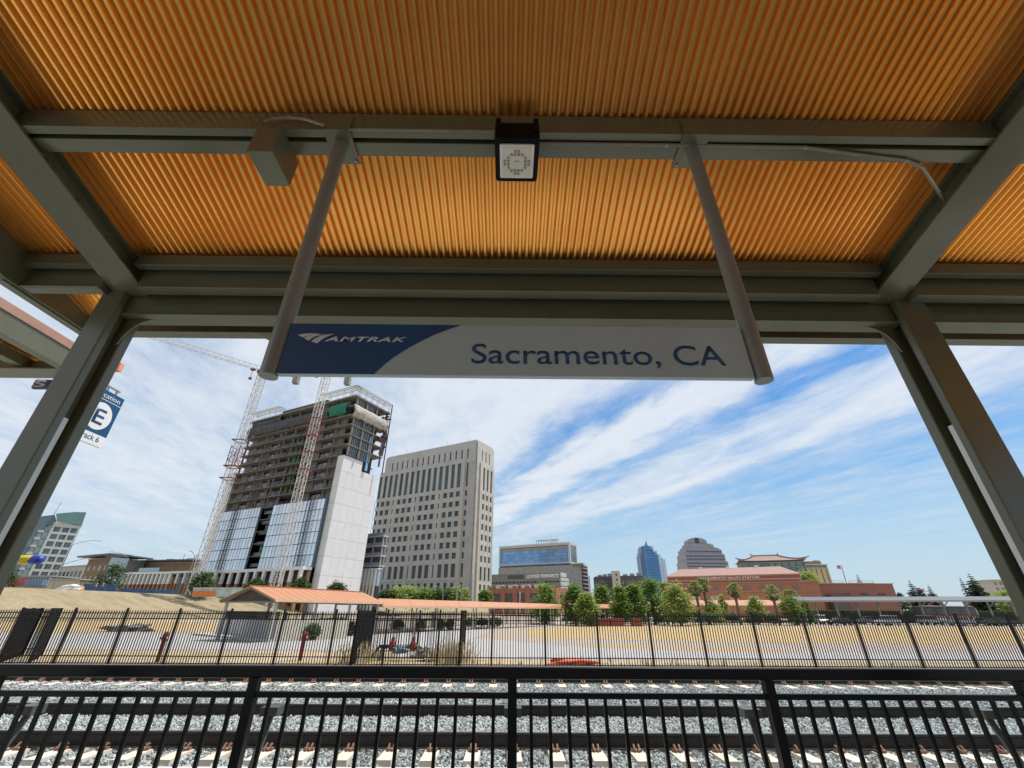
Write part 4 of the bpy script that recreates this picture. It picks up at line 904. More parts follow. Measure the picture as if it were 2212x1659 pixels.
# ================================================================== CONSTRUCTION TOWER
def tower():
    B = Bld('tower_under_construction', 'tall unfinished tower with bare floors above glass and a white panelled corner', 'building', c5(1065, 280), 160, 27)
    o = B.o; CS = Mt('raw_concrete_slab', (.20, .19, .175), .9, var=.25, scale=.5); CB = Mt('raw_beige_wall', (.18, .175, .165), .9, var=.18, scale=.3)
    DK = Mt('dark_interior', (.035, .035, .04), .9, var=.4, scale=.3); WP = Mt('white_metal_panel', (.64, .645, .66), .5, var=.04, scale=.4, ovar=.02)
    CG = Mt('curtain_glass', (.66, .71, .76), .10, metal=.6, var=.12, scale=.05, ovar=.12); FIN = Mt('dark_mullion', (.05, .06, .08), .4)
    XL, YR = -66.6, 19.4
    fl = [38.1+4.22*k for k in range(0, 11)]
    MB().box(XL+3, -3.0, 7, YR-1.5, 0, 80).build('core', DK, o)
    for k, z in enumerate(fl):
        e = random.uniform(-.3, .3); MB().box(XL+e, 1.4 if z > 56 else -3.2, -.9, YR, z-.28, z).build('floor_slab', CS, o)
    for z in [15.0+4.6*k for k in range(5)]: MB().box(XL+.6, -3.3, -.2, YR-.3, z-.25, z).build('floor_slab', CS, o)
    MB().box(XL, 1.6, -1.2, YR+.3, 79.9, 80.5).build('roof_slab', CS, o)
    MB().box(-47, -18, 1, 12, 80.5, 83.2).build('plant_room', Mt('dark_plant', (.08, .085, .09), .8), o)
    # columns
    cm = MB().box(-.3, .3, -.3, .3, 0, 4.0).mesh('column', CB)
    for k, z in enumerate(fl[:-1]):
        for x in (-65.8, -52, -39.5, -33.2, -22, -8): obj('column', cm, o, (x, .6, z))
        if z > 54:
            for y in (.6, 6.2, 12.2, 18.4): obj('column', cm, o, (.9, y, z))
    # back walls, openings and framed windows of each exposed floor
    WF = Mt('window_frame_white', (.62, .63, .62), .5); VG = Mt('violet_grey_glass', (.085, .085, .12), .25, ovar=.3); GR = Mt('green_sheet', (.03, .11, .055), .7, ovar=.2)
    rnd = random.Random(9)
    for k, z in enumerate(fl[:-1]):
        for xa, xb in ((-64.5, -60), (-54.5, -49), (-45.5, -43), (-24.5, -16.5), (-8, -4)):
            MB().box(xa+rnd.uniform(-.5, .5), xb+rnd.uniform(-.5, .5), 1.6, 2.2, z, z+3.95).build('inner_wall', CB, o)
        for xa, xb in ((-59.4, -55.2), (-48.5, -46), (-42.5, -35.5), (-15.8, -8.6)):
            b = MB(); b.box(xa, xb, 1.9, 2.3, z, z+3.0 if rnd.random() < .6 else z+3.9); b.build('opening_panel', VG, o)
        if k < 7:
            for xc in (-57.4, -47.4, -12.6):
                b = MB()
                for dx in (-1.7, 0, 1.5): b.box(xc+dx-.13, xc+dx+.13, 1.75, 1.86, z+.1, z+2.8)
                b.box(xc-.1, xc+1.6, 1.75, 1.86, z+1.9, z+2.15); b.box(xc-.1, xc+1.6, 1.75, 1.86, z+2.65, z+2.85); b.build('window_frame', WF, o)
        MB().box(-50.5, -49.4, 1.5, 1.59, z+.3, z+2.6).build('door_opening', DK, o); MB().box(-21.5, -20.4, 1.5, 1.59, z+.3, z+2.6).build('door_opening', DK, o)
        if k < 7 and k != 0:
            for xa, w in ((-31.8, 2.2), (-28.6, 1.2)): MB().box(xa, xa+w*rnd.uniform(.8, 1.2), .9, 1.0, z+.2, z+3.6).build('green_sheet', GR, o)
        # guard rails
        b = MB()
        for zz in (.55, 1.1): b.bar((XL, -.8, z+zz), (-3.4, -.8, z+zz), .07)
        for i in range(22): b.bar((XL+i*2.9, -.8, z), (XL+i*2.9, -.8, z+1.1), .07)
        b.build('guard_rail', Mt('guard_rail_grey', (.20, .20, .22), .7), o)
        b = MB()
        for i in range(16): 
            x = rnd.uniform(XL+1, -5); b.box(x, x+rnd.uniform(.5, 2.4), -.5, .6, z, z+rnd.uniform(.3, 1.2))
        b.build('stacked_material', Mt('site_clutter', (.13, .125, .13), .9, var=.6, scale=.8), o, kind='stuff')
        # right face: glass slots
        if z > 54:
            for y0 in (1.5, 7.2): 
                b = MB()
                for i in range(5): b.box(.2, .3, y0+i*.95, y0+i*.95+.55, z, z+3.7)
                b.build('glass_strip', Mt('blue_grey_strip', (.16, .20, .25), .2), o)
            b = MB()
            for i in range(7 if z > 62 else 0): 
                y = rnd.uniform(14.5, 18.8); zz = z+rnd.uniform(.2, 3.4); b.box(.8, 1.9+rnd.uniform(0, .8), y, y+1.4, zz, zz+.25)
            b.build('debris_netting', Mt('dark_red_clutter', (.10, .06, .06), .9), o, kind='stuff')
    MB().box(.5, .8, 11.2, 12.4, 51.5, 66).build('glass_strip', Mt('bright_blue_glass', (.30, .48, .70), .1, metal=.3), o)
    # netting near the top
    def net(name, which, a0, a1, z0, z1, mt, n, seed, base=0):
        r = random.Random(seed); vs = []; fs = []
        for i in range(n+1):
            a = a0+(a1-a0)*i/n
            for j in range(7):
                z = z0+(z1-z0)*j/6+(r.uniform(-.5, .3) if j == 0 else 0); d = 1.0+base+.9*math.sin(j/6*math.pi)+r.uniform(-.25, .25)
                vs.append((a, -d, z) if which == 'F' else (d, a, z))
        for i in range(n):
            for j in range(6): fs.append((i*7+j, i*7+j+1, (i+1)*7+j+1, (i+1)*7+j))
        ob = MB().add(vs, fs).build(name, mt, o, smooth=True); s = ob.modifiers.new('t', 'SOLIDIFY'); s.thickness = .05
    DN = Mt('dark_grey_netting', (.075, .075, .085), .9, var=.35, scale=.6)
    net('safety_net', 'F', -65, -12.5, 72.2, 77.0, DN, 60, 1); net('green_net', 'F', -12.3, -2.2, 72.6, 78.0, Mt('green_netting', (.015, .17, .115), .8, var=.25, scale=.7), 12, 2)
    net('pale_net', 'R', -1.2, 19, 70.8, 76.2, Mt('pale_netting', (.36, .35, .31), .9, var=.25, scale=.5), 22, 3, .6)
    net('safety_net', 'F', -64, -44, 76.6, 79.6, DN, 24, 4, -.6); net('corner_net', 'R', 16.8, 19.6, 60, 76, DN, 6, 5)
    # steel roof frame
    def frame(which, a0, a1, dp):
        b = MB(); P = (lambda a, t, z: (a, -t, z)) if which == 'F' else (lambda a, t, z: (t, a, z)); n = max(3, int(abs(a1-a0)/1.1))
        for t_, z in ((-1.5, 84.3), (dp, 84.3), (dp*.5, 84.3)): b.bar(P(a0, t_, z), P(a1, t_, z), .22)
        for i in range(n+1): a = a0+(a1-a0)*i/n; b.bar(P(a, -1.5, 84.35), P(a, dp, 84.35), .34, .12)
        m = max(2, int(abs(a1-a0)/3.5))
        for i in range(m+1):
            a = a0+(a1-a0)*i/m; b.bar(P(a, -.6, 80.4), P(a, dp*.2, 84.2), .16); b.bar(P(a, dp*.4, 80.6), P(a, dp*.4, 84.2), .14)
        b.build('roof_frame', Mt('pale_steel_frame', (.50, .51, .50), .5, var=.06), o)
    frame('F', -66.8, -46, 2.2); frame('F', -18.8, 1.8, 2.2); frame('R', -2, 19.8, 2.4)
    MB().bar((2.3, 19.6, 52), (2.3, 19.6, 84), .35).build('corner_strut', FIN, o)
    # curtain wall
    for a0, a1, n in ((-66.4, -40.4, 14), (-32.6, -4.0, 15)):
        w = (a1-a0)/n
        for r_ in range(6):
            z0 = 14.6+r_*3.95
            for i in range(n): window(o, 'F', a0+i*w+.06, a0+(i+1)*w-.06, z0+.10, z0+3.9, CG, 0, 1.0, 'glass_panel')
        b = MB()
        for i in range(n+1): b.box(a0+i*w-.045, a0+i*w+.045, -1.10, -.92, 14.6, 38.4)
        b.build('mullions', FIN, o, kind='stuff')
        b = MB()
        for r_ in range(7): b.box(a0, a1, -1.08, -.94, 14.5+r_*3.95-.05, 14.5+r_*3.95+.05)
        b.build('transoms', FIN, o, kind='stuff')
        MB().box(a0, a1, -.90, -.3, 14.4, 38.3).build('curtain_backing', Mt('curtain_backing', (.20, .24, .28), .5), o)
    MB().box(-4.0, -3.2, -1.1, 0, 14.4, 38.3).build('return_glass', Mt('deep_teal_glass', (.06, .11, .14), .12), o)
    for i, z in enumerate([17+3.95*k for k in range(6)]):
        MB().box(-39.6, -33.3, .3, .9, z-1.3, z-.1).build('recess_panel', VG, o)
        if i in (1, 3, 4): MB().box(-36.2, -34.2, .2, .29, z, z+2.2).build('green_sheet', GR, o)
    # hoists in front of glass
    for xa in (-57.5, -12.6):
        b = MB()
        for s in (0, 1.5): b.bar((xa+s, -1.6, 13), (xa+s, -1.6, 39.5), .14); b.bar((xa+s+2.0, -1.6, 13), (xa+s+2.0, -1.6, 38), .12)
        for i in range(17):
            z = 13+i*1.55
            for s in (0, 2.0): b.bar((xa+s, -1.6, z), (xa+s+1.5, -1.6, z+.78), .10); b.bar((xa+s+1.5, -1.6, z+.78), (xa+s, -1.6, z+1.55), .10)
        b.build('hoist_mast', Mt('dark_hoist', (.06, .06, .07), .6), o)
    # white corner wall of panels
    MB().box(-3.0, -.12, .12, 10.2, 0, 54.8).box(-3.0, -.12, 10.2, YR-.1, 0, 50.9).build('white_wall_core', Mt('panel_joint', (.30, .31, .33), .7), o)
    nr = 9; zt = 54.9
    rows = [zt-i*6.15 for i in range(nr+1)]
    for i in range(nr):
        z1_, z0_ = rows[i], max(0, rows[i+1])
        for j in range(5):
            ys_ = (0, 3.4, 6.8, 10.2, 14.8, 19.4); y0, y1 = ys_[j], ys_[j+1]
            if y1 > 10.3 and z1_ > 51: z1c = 51
            else: z1c = z1_
            k_ = MB().box(-.1, .02, y0+.025, y1-.025, z0_+.035, z1c-.035); k_.build('white_panel', WP, o)
        MB().box(-3.1, -.0, -.02, .1, z0_+.035, z1_-.035).build('white_panel', WP, o)
        MB().box(-3.15, -3.02, .0, 7, z0_+.035, z1_-.035).build('white_panel', WP, o)
    MB().box(XL-3.4, XL-.2, -.6, 9, 0, 56).build('left_white_wall', WP, o)
    # podium
    MB().box(-62, -3.2, -5.0, -1.2, 13.4, 14.4).build('podium_beam', WHITE, o); MB().box(-61, -3.3, -2.0, -1.0, 0, 13.4).build('podium_glass', Mt('podium_dark_glass', (.02, .022, .025), .2), o)
    TC = Mt('terracotta_cladding', (.40, .20, .09), .8, var=.1)
    for i in range(13):
        x = -61+i*4.7
        MB().box(x, x+.9, -5.0, -4.2, 0, 9.6).build('terracotta_pier', TC, o); MB().box(x-.1, x+1.0, -5.05, -4.1, 9.6, 13.4).build('white_pier', WHITE, o)
        MB().box(x+1.2, x+2.0, -2.6, -2.02, 0, 13).build('terracotta_pier', TC, o)
tower()
def east_wing():
    B = Bld('tower_annex', 'low annex with open balconies above black and white vertical stripes right of the tower', 'building', c5(1245, 1130), 185, 27); o = B.o; zt = B.top
    CSl = Mt('annex_slab', (.42, .43, .46), .7); DK = Mt('dark_interior', (.035, .035, .04), .9)
    z = zt; zb = B.f(c5(1240, 1340))[1]; step = (zt-zb)/3.4
    MB().box(-16, -1.0, 1.0, 2.4, 0, zt-.4).build('core', Mt('annex_core', (.10, .11, .13), .6), o)
    for i in range(4): MB().box(-16, 0, -.4, 2.6, z-.5, z).build('balcony_slab', CSl, o); MB().box(-16, -.05, -.35, -.28, z, z+1.1).build('glass_guard', Mt('pale_guard_glass', (.40, .48, .56), .1, metal=.4), o); z -= step
    for x in (-.5, -5.2, -10): MB().box(x-.2, x+.2, .0, .4, zb, zt-.5).build('column', PALEPOST, o)
    for i in range(9): x = -15.5+i*1.75; MB().box(x, x+.75, -1.2, -.6, 0, zb).build('white_fin', WHITE, o)
    MB().box(-16, 0, -.59, .9, 0, zb*.62).build('dark_glazing', DK, o); MB().box(-16, 0, -.59, .9, zb*.62, zb-.02).build('blue_glazing', Mt('pale_blue_glazing', (.36, .46, .54), .1, metal=.4), o)
    MB().box(-16.2, .2, -1.3, 1.2, zb, zb+.35).build('cap', WHITE, o)
east_wing()
def crane(label, x, y, zt, tip, ctip, bands, jib=True):
    WC = Mt('pale_crane_steel', (.55, .53, .50), .5, var=.08); RC = Mt('crane_red', (.20, .035, .035), .5, var=.2)
    t = thing('tower_crane', label, 'crane', (x, y, 0)); w = 1.1; st = 2.3
    def mast(z0, z1, mt, w, name):
        b = MB(); n = max(1, int((z1-z0)/st)); s_ = (z1-z0)/n
        for sx in (-w, w):
            for sy in (-w, w): b.bar((sx, sy, z0), (sx, sy, z1), .20)
        for i in range(n):
            a, c = z0+i*s_, z0+(i+1)*s_; f = 1 if i % 2 else -1
            for sy in (-w, w): b.bar((-w*f, sy, a), (w*f, sy, c), .10); b.bar((-w, sy, a), (w, sy, a), .09)
            for sx in (-w, w): b.bar((sx, -w*f, a), (sx, w*f, c), .10); b.bar((sx, -w, a), (sx, w, a), .09)
        return b.build(name, mt, t)
    mast(0, zt, WC, w, 'mast')
    for z0, z1 in bands:
        if z1-z0 > 1.5: mast(z0, z1, RC, w*1.45, 'climbing_frame')
        MB().box(-w*1.9, w*1.9, -w*1.9, -w*1.6, z0, z0+.28).box(-w*1.9, w*1.9, w*1.6, w*1.9, z0, z0+.28).box(-w*1.9, -w*1.6, -w*1.6, w*1.6, z0, z0+.28).box(w*1.6, w*1.9, -w*1.6, w*1.6, z0, z0+.28).build('collar', RC, t)
    MB().box(-1.5, 1.5, -1.5, 1.5, zt, zt+1.2).build('slewing_ring', RC, t); MB().box(1.2, 2.6, -2.2, -.6, zt+.4, zt+2.4).build('cab', Mt('cab_grey', (.25, .26, .28), .4), t)
    def beam(p, name, hh, ww, mt):
        b = MB(); A = Vector((0, 0, zt+1.3)); Bq = Vector(p)-Vector((x, y, 0)); Bq.z = zt+1.3; d = (Bq-A); L = d.length; d.normalize(); n_ = Vector((-d.y, d.x, 0))
        b.bar(A+n_*ww, Bq+n_*ww, .16); b.bar(A-n_*ww, Bq-n_*ww, .16); b.bar(A+Vector((0, 0, hh)), Bq-d*1.5+Vector((0, 0, hh)), .16); k = max(3, int(L/2.0))
        for i in range(k):
            p0 = A+d*L*i/k; p1 = A+d*L*(i+.5)/k+Vector((0, 0, hh)); p2 = A+d*L*(i+1)/k
            for s in (1, -1): b.bar(p0+n_*ww*s, p1, .07); b.bar(p1, p2+n_*ww*s, .07)
            b.bar(p0+n_*ww, p0-n_*ww, .07)
        b.build(name, mt, t); return Bq, d
    if jib:
        e, d = beam(tip, 'jib', 1.7, .65, WC)
        tr = Vector((0, 0, zt+.9))+d*3.5; MB().box(tr.x-.8, tr.x+.8, tr.y-.5, tr.y+.5, tr.z-.4, tr.z+.2).bar(tr, tr-Vector((0, 0, 3.6)), .12).box(tr.x-.5, tr.x+.5, tr.y-.3, tr.y+.3, tr.z-4.4, tr.z-3.6).build('hook_block', RC, t)
        MB().box(e.x-.3, e.x+.3, e.y-.3, e.y+.3, e.z-.2, e.z+.9).build('jib_tip', RC, t)
    e, d = beam(ctip, 'counter_jib', 1.0, .7, WC)
    MB().box(e.x-1.0, e.x+1.0, e.y-1.0, e.y+1.0, e.z-3.0, e.z+.3).build('counterweight', Mt('counterweight_grey', (.22, .23, .23), .8), t)
    return t
m1 = aY(c5(490, 170), 145); m2 = aY(c5(885, 150), 140)
crane('left tower crane with long jib reaching to the upper left', -96.3, 145, 82.2, aZ((319, 724), 84), aZ((640, 820), 82.3), [(45, 52.5), (54.5, 55), (40.8, 41.3)])
crane('right tower crane standing in front of the unfinished tower', -68.8, 140, 80.5, aZ((650, 775), 82), aZ((752, 818), 81.5), [(54.5, 59), (61.0, 61.5), (48.5, 49), (42.5, 43)], True)

# ================================================================== COURTHOUSE
def court():
    B = Bld('stone_courthouse', 'tall pale stone courthouse with narrow dark windows, centre left', 'building', c6(1050, 130), 290, 29.5); o = B.o
    ST = Mt('pale_limestone', (.45, .44, .42), .85, var=.10, scale=.12); ST2 = Mt('limestone_core', (.40, .39, .37), .85, var=.12, scale=.1)
    GT = Mt('teal_tall_glass', (.045, .085, .095), .2, var=.25, scale=.15, ovar=.3)
    XL, YR, TOP = -88.0, 23.0, 111.2
    MB().box(XL, -.8, .8, YR, 0, TOP-4).build('core_wall', ST2, o)
    b = MB()
    cols = [-14.2-5.4*i for i in range(15)]
    slots = [(-8.0-5.15*i-.65, -8.0-5.15*i+.65) for i in range(15)]
    facade(b, 'F', XL, 0, 95.5, TOP-2.2, [(97.6, 104.8, slots)], .8, base=.8)
    facade(b, 'R', .0, YR, 94.0, TOP-2.2, [(96.3, 104.5, [(y-.6, y+.6) for y in (7.2, 12.0, 16.8)])], .8, base=-.8)
    b.box(XL+.4, -.4, .4, YR-.3, TOP-2.2, TOP-.9); b.box(XL+1.2, -1.2, 1.2, YR-1, TOP-.9, TOP)
    b.build('upper_wall', ST, o)
    for a, c in slots: window(o, 'F', a, c, 97.6, 104.8, GLASSD, .8, .1, 'slot_window')
    for y in (7.2, 12.0, 16.8): window(o, 'R', y-.6, y+.6, 96.3, 104.5, GLASSD, -.8, .1, 'slot_window')
    # strip between the bay and the corner, plain corner wall
    rows7 = [74.6-6.67*i for i in range(7)]
    b = MB(); sc = -7.6
    rws = [(z-3.7, z, [(sc-.95, sc+.95)]) for z in rows7]+[(77.3, 94.2, [(sc-.9, sc+.9)]), (19.9, 27.9, [(sc-.95, sc+.95)]), (13.4, 16.8, [(sc-.9, sc+.9)])]
    facade(b, 'F', -10.5, 0, 0, 95.5, rws, .8, base=.8)
    for za, zb, c in rws: window(o, 'F', c[0][0], c[0][1], za, zb, GT if zb > 90 else GLASSD, .8, .1, split=2 if zb < 90 else 0)
    facade(b, 'R', 0, 5.2, 0, 94, [], .8, base=-.8)
    b.build('corner_wall', ST2, o)
    # projecting bay on the front
    b = MB(); rws = [(77.3, 94.6, [(c-1.55, c+1.55) for c in cols])]
    for z in rows7: rws.append((z-3.7, z, [((c-.55, c+.55) if i in (3, 7, 11) else (c-1.7, c+1.7)) for i, c in enumerate(cols)]))
    rws.append((19.9, 27.9, [((c-.55, c+.55) if i in (3, 7, 11) else (c-1.7, c+1.7)) for i, c in enumerate(cols)])); rws.append((13.4, 16.9, [(c-1.3, c+1.3) for c in cols])); rws.append((6.5, 10.0, [(c-1.2, c+1.2) for c in cols]))
    facade(b, 'F', -91.4, -10.5, 0, 97.0, rws, 1.1, base=.4)
    b.box(-91.4, -10.5, .4, 6, 0, 95)
    b.box(-91.2, -10.6, -.5, 2, 97.0, 98.0)
    b.build('bay_wall', ST, o)
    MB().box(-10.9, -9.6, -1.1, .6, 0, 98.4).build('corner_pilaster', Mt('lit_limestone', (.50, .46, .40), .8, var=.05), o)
    b = MB()
    for i, c in enumerate(cols):
        b.box(c-2.7-.16, c-2.7+.16, -.82, -.69, 28.5, 76.5)
    b.build('bay_ribs', ST, o, kind='stuff')
    for i, c in enumerate(cols):
        s = i in (3, 7, 11)
        window(o, 'F', c-1.55, c+1.55, 77.3, 94.6, GT, .4, .25, 'tall_window', 2)
        for z in rows7: window(o, 'F', *( (c-.55, c+.55) if s else (c-1.7, c+1.7)), z-3.7, z, GLASSD, .4, .25, split=1 if s else 2)
        window(o, 'F', *((c-.55, c+.55) if s else (c-1.7, c+1.7)), 19.9, 27.9, GLASSD, .4, .25, 'tall_window', 1 if s else 2)
        window(o, 'F', c-1.3, c+1.3, 13.4, 16.9, GLASSD, .4, .25, split=2); window(o, 'F', c-1.2, c+1.2, 6.5, 10, GLASSD, .4, .25, split=2)
    MB().box(-91.6, -10.4, -.95, -.7, 18.2, 18.9).build('string_course', ST, o)
    # bay on the right side
    b = MB(); rc = (9.6, 14.5, 19.4)
    rws = [(75.8, 92.0, [(c-1.15, c+1.15) for c in rc])]+[(z-5.4, z-1.6, [(c-1.2, c+1.2) for c in rc]) for z in rows7]+[(18.2, 26.4, [(c-1.2, c+1.2) for c in rc]), (12.6, 16.0, [(c-1.2, c+1.2) for c in rc]), (6, 9.4, [(c-1.1, c+1.1) for c in rc])]
    facade(b, 'R', 6.2, 23.4, 0, 94.2, rws, 1.0, base=-.4); b.box(-3, -.4, 6.2, 23.4, 0, 94); b.build('side_bay_wall', ST, o)
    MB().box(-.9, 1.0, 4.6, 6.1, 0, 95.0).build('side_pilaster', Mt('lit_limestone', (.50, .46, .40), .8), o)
    for za, zb, cs in rws:
        for a, c in cs: window(o, 'R', a, c, za, zb, GT if zb > 90 else GLASSD, -.4, .25, 'side_window', 2)
    b = MB()
    for y in (7.2, 12.05, 16.95, 21.9): b.box(.61, .75, y-.2, y+.2, 17.6, 75)
    b.build('side_ribs', ST, o, kind='stuff')
    text('carved_lettering', 'UNITED STATES COURTHOUSE', 14.5, .9, Mt('carved_shadow', (.12, .11, .10), .9), o, (.62, 7.3, 16.7), (RA(90), 0, RA(90)), ext=.1) if False else None
    for x, y in ((-70, 3), (-30, 3), (-12, 6)): MB().bar((x, y, TOP-.5), (x, y, TOP+5), .12).build('aerial', GALV, o)
court()

# ================================================================== CENTRE BUILDINGS
def glass_hotel():
    B = Bld('glass_hotel', 'wide blue glass block in a white frame on a grey podium, centre', 'building', c7(1020, 330), 420, 29); o = B.o
    FR = Mt('pale_frame', (.50, .50, .48), .6, var=.05); BG = Mt('sky_blue_glass', (.20, .36, .60), .12, metal=.35, var=.2, scale=.05, ovar=.18); TG = Mt('tan_glass', (.36, .31, .22), .4, ovar=.1)
    a = B.f(c7(333, 375))[0]; zt = B.f(c7(1000, 335))[1]; z0 = 40.0
    MB().box(a, -.6, .6, 17.5, 22, zt-.3).build('core', Mt('hotel_core', (.20, .24, .28), .6), o)
    MB().box(a, 0, -.8, 18, zt-2.3, zt).build('top_frame', FR, o); MB().box(a, 0, -.8, 18, z0, z0+1.3).build('lower_frame', FR, o)
    MB().box(a, a+1.6, -.8, 1, z0+1.3, zt-2.3).build('side_frame', FR, o); MB().box(-1.8, 0, -.8, 1.2, z0+1.3, zt-2.3).build('side_frame', FR, o); MB().box(-1, 0, 16, 18, z0+1.3, zt-2.3).build('side_frame', FR, o)
    n = 26; w = (-1.8-a-1.6)/n
    for r in range(4):
        zz = z0+1.4+r*2.95
        for i in range(n): window(o, 'F', a+1.6+i*w+.05, a+1.6+(i+1)*w-.05, zz, zz+2.8, BG, .6, .25, 'glass_panel')
    for i in range(13): window(o, 'F', a+1.6+i*2*w+.05, a+1.6+(i+1)*2*w-.05, z0+13.3, z0+15.4, TG, .6, .1, 'upper_panel')
    for r in range(5):
        for i in range(5): window(o, 'R', 1.4+i*2.9, 1.4+i*2.9+2.7, z0+1.4+r*2.95, z0+4.2+r*2.95, Mt('pale_teal_glass', (.22, .30, .33), .12, metal=.4, ovar=.1), -.6, .2, 'side_glass')
    for i in range(16): window(o, 'F', a+1+i*4.6, a+5.2+i*4.6, z0-3.2, z0-.2, Mt('dark_teal_glass', (.10, .16, .17), .15, ovar=.3), .6, .1, 'lower_window')
    b = MB(); x0, x1 = B.f(c7(690, 320))[0], B.f(c7(905, 305))[0]; zz = 61.9
    for xa, xb in ((x0, x0+14), (x0+15, x1)):
        b.box(xa, xb, 0, 6, zz-.4, zz)
        for i in range(6): x = xa+(xb-xa-.5)*i/5; b.box(x, x+.5, 0, .5, zt, zz-.4)
    b.build('roof_frame', FR, o)
glass_hotel()
def perforated():
    B = Bld('perforated_block', 'grey perforated metal parking block under the blue glass building', 'building', c7(1130, 555), 400, 29); o = B.o
    PM = Mt('perforated_grey', (.30, .30, .30), .6, var=.14, scale=.5); a = -83; zt = B.top
    MB().box(a, 0, 0, 14.5, 0, zt).build('wall', PM, o); b = MB(); r = random.Random(5)
    for i in range(150):
        x, z = r.uniform(a+2, -2), r.uniform(16, zt-1); b.box(x, x+.3, -.06, 0, z, z+r.uniform(.8, 2))
    b.build('light_slots', Mt('pale_slots', (.48, .48, .48), .5), o, kind='stuff')
    y1 = 14.5
    MB().box(.02, .3, .8, y1-.5, 0, zt-1).build('garage_opening', Mt('garage_dark', (.05, .045, .045), .9), o)
    for i in range(8): z = zt-3.2-i*3.1; MB().box(.3, .9, 1.0, y1-.6, z, z+1.0).build('parapet', Mt('garage_parapet', (.30, .27, .26), .8), o)
    MB().box(.3, .8, y1-.6, y1+.2, 0, zt-.5).build('edge_column', PM, o)
    MB().box(-1, .2, 15.2, 21, 0, 29).build('violet_wall', Mt('violet_panel', (.32, .26, .42), .6), o)
perforated()
def kaiser():
    B = Bld('office_block', 'low grey office block with white rooftop lettering before the glass building', 'building', c7(925, 630), 330, 29); o = B.o
    GM = Mt('mid_grey_cladding', (.22, .225, .225), .6, var=.06, scale=.3); zt = B.top; a = -57.4
    MB().box(a, -.3, .3, 10, 0, zt).build('wall', GM, o)
    for i in range(19): window(o, 'F', a+1+i*2.95, a+3.2+i*2.95, zt-6.6, zt-5.4, GLASSD, .3, .05)
    for r in range(2):
        for i in range(26): window(o, 'F', a+1+i*2.1, a+2.4+i*2.1, zt-10.4-r*3.6, zt-8.6-r*3.6, GLASSD, .3, .05)
    MB().box(a+14.5, a+28.4, .22, .3, zt-3.6, zt-.9).build('dark_screen', Mt('dark_grille', (.09, .09, .10), .6), o)
    SP = Mt('silver_panel', (.46, .47, .48), .45, var=.06)
    for i, (h0, h1) in enumerate(((zt-2.9, zt-.1), (zt-5.4, zt-3.4), (zt-8.6, zt-6.0), (zt-12, zt-9.2))): MB().box(-1, .6, .3, (10.6 if i == 0 else 15), h0, h1).build('silver_band', SP, o)
    wl = Mt('white_letters', (.95, .95, .95), .4)
    text('rooftop_lettering', 'KAISER PERMANENTE', 21.6, 2.3, wl, o, (-23.0, -.05, zt-3.3), (RA(90), 0, 0), bold=.018, ext=.12)
    b = MB(); cx, cz = -25.2, zt-3.4
    for dx, h in ((-1.1, 1.6), (0, 2.2), (1.1, 1.6)): b.cyl((cx+dx, .2, cz+h), (cx+dx, .1, cz+h), .38, 10); b.prism([(cx+dx-.45, .2, cz), (cx+dx+.45, .2, cz), (cx+dx*.9, .2, cz+h-.4)], (0, -.1, 0))
    for dx in (-1.9, 1.9): b.bar((cx+dx*.6, .15, cz), (cx+dx, .15, cz+2.1), .25, .1)
    b.build('rooftop_emblem', wl, o)
kaiser()
def brick():
    B = Bld('red_brick_building', 'low red brick warehouse with big grid windows and a notched parapet', 'building', c7(835, 765), 200, 29); o = B.o
    BR = Mt('red_brick', (.30, .125, .085), .9, var=.14, scale=1.2, bump=.1); zt = B.top; a = -30.6; gw = Mt('grid_window_glass', (.07, .07, .075), .3, ovar=.2); fr = Mt('grid_frame', (.16, .15, .14), .6)
    MB().box(a, -.5, .5, 22, 0, zt-.8).build('core', BR, o); b = MB()
    cols = [(-28.4+6.15*i, -24.6+6.15*i) for i in range(5)]
    facade(b, 'F', a, 0, 0, zt-.6, [(1.5, zt-2.6, cols)], .5, base=.5)
    rc = [(3.3+6.4*i, 5.6+6.4*i) for i in range(3)]; facade(b, 'R', 0, 22, 0, zt-.4, [(2, zt-3.2, rc)], .5, base=-.5)
    x = a
    for i in range(5): b.box(-24.4+6.15*i-.2, -24.4+6.15*i+2.1, -.15, .4, 0, zt+.35)
    b.box(a, a+1.8, -.15, .4, 0, zt+.3); b.build('brick_wall', BR, o)
    for c in cols:
        window(o, 'F', *c, 1.5, zt-2.6, gw, .5, .1); g = MB()
        for k in range(5): xx = c[0]+(c[1]-c[0])*k/4; g.box(xx-.05, xx+.05, .32, .40, 1.5, zt-2.6)
        for k in range(5): zz = 1.5+(zt-4.1)*k/4; g.box(c[0], c[1], .30, .38, zz-.05, zz+.05)
        g.build('window_grid', fr, o)
    for c in rc: window(o, 'R', *c, 2, zt-3.2, Mt('dark_red_window', (.09, .035, .03), .4), -.5, .1)
    for i in range(4): MB().box(-29+i*6.6, -25.6+i*6.6, 3, 6, zt-.6, zt+.9).build('roof_skylight', Mt('pale_skylight', (.60, .62, .62), .4), o)
    MB().bar((-14.2, -1.2, 0), (-14.2, -1.2, zt-2.1), .25).build('downpipe', WHITE, o)
brick()
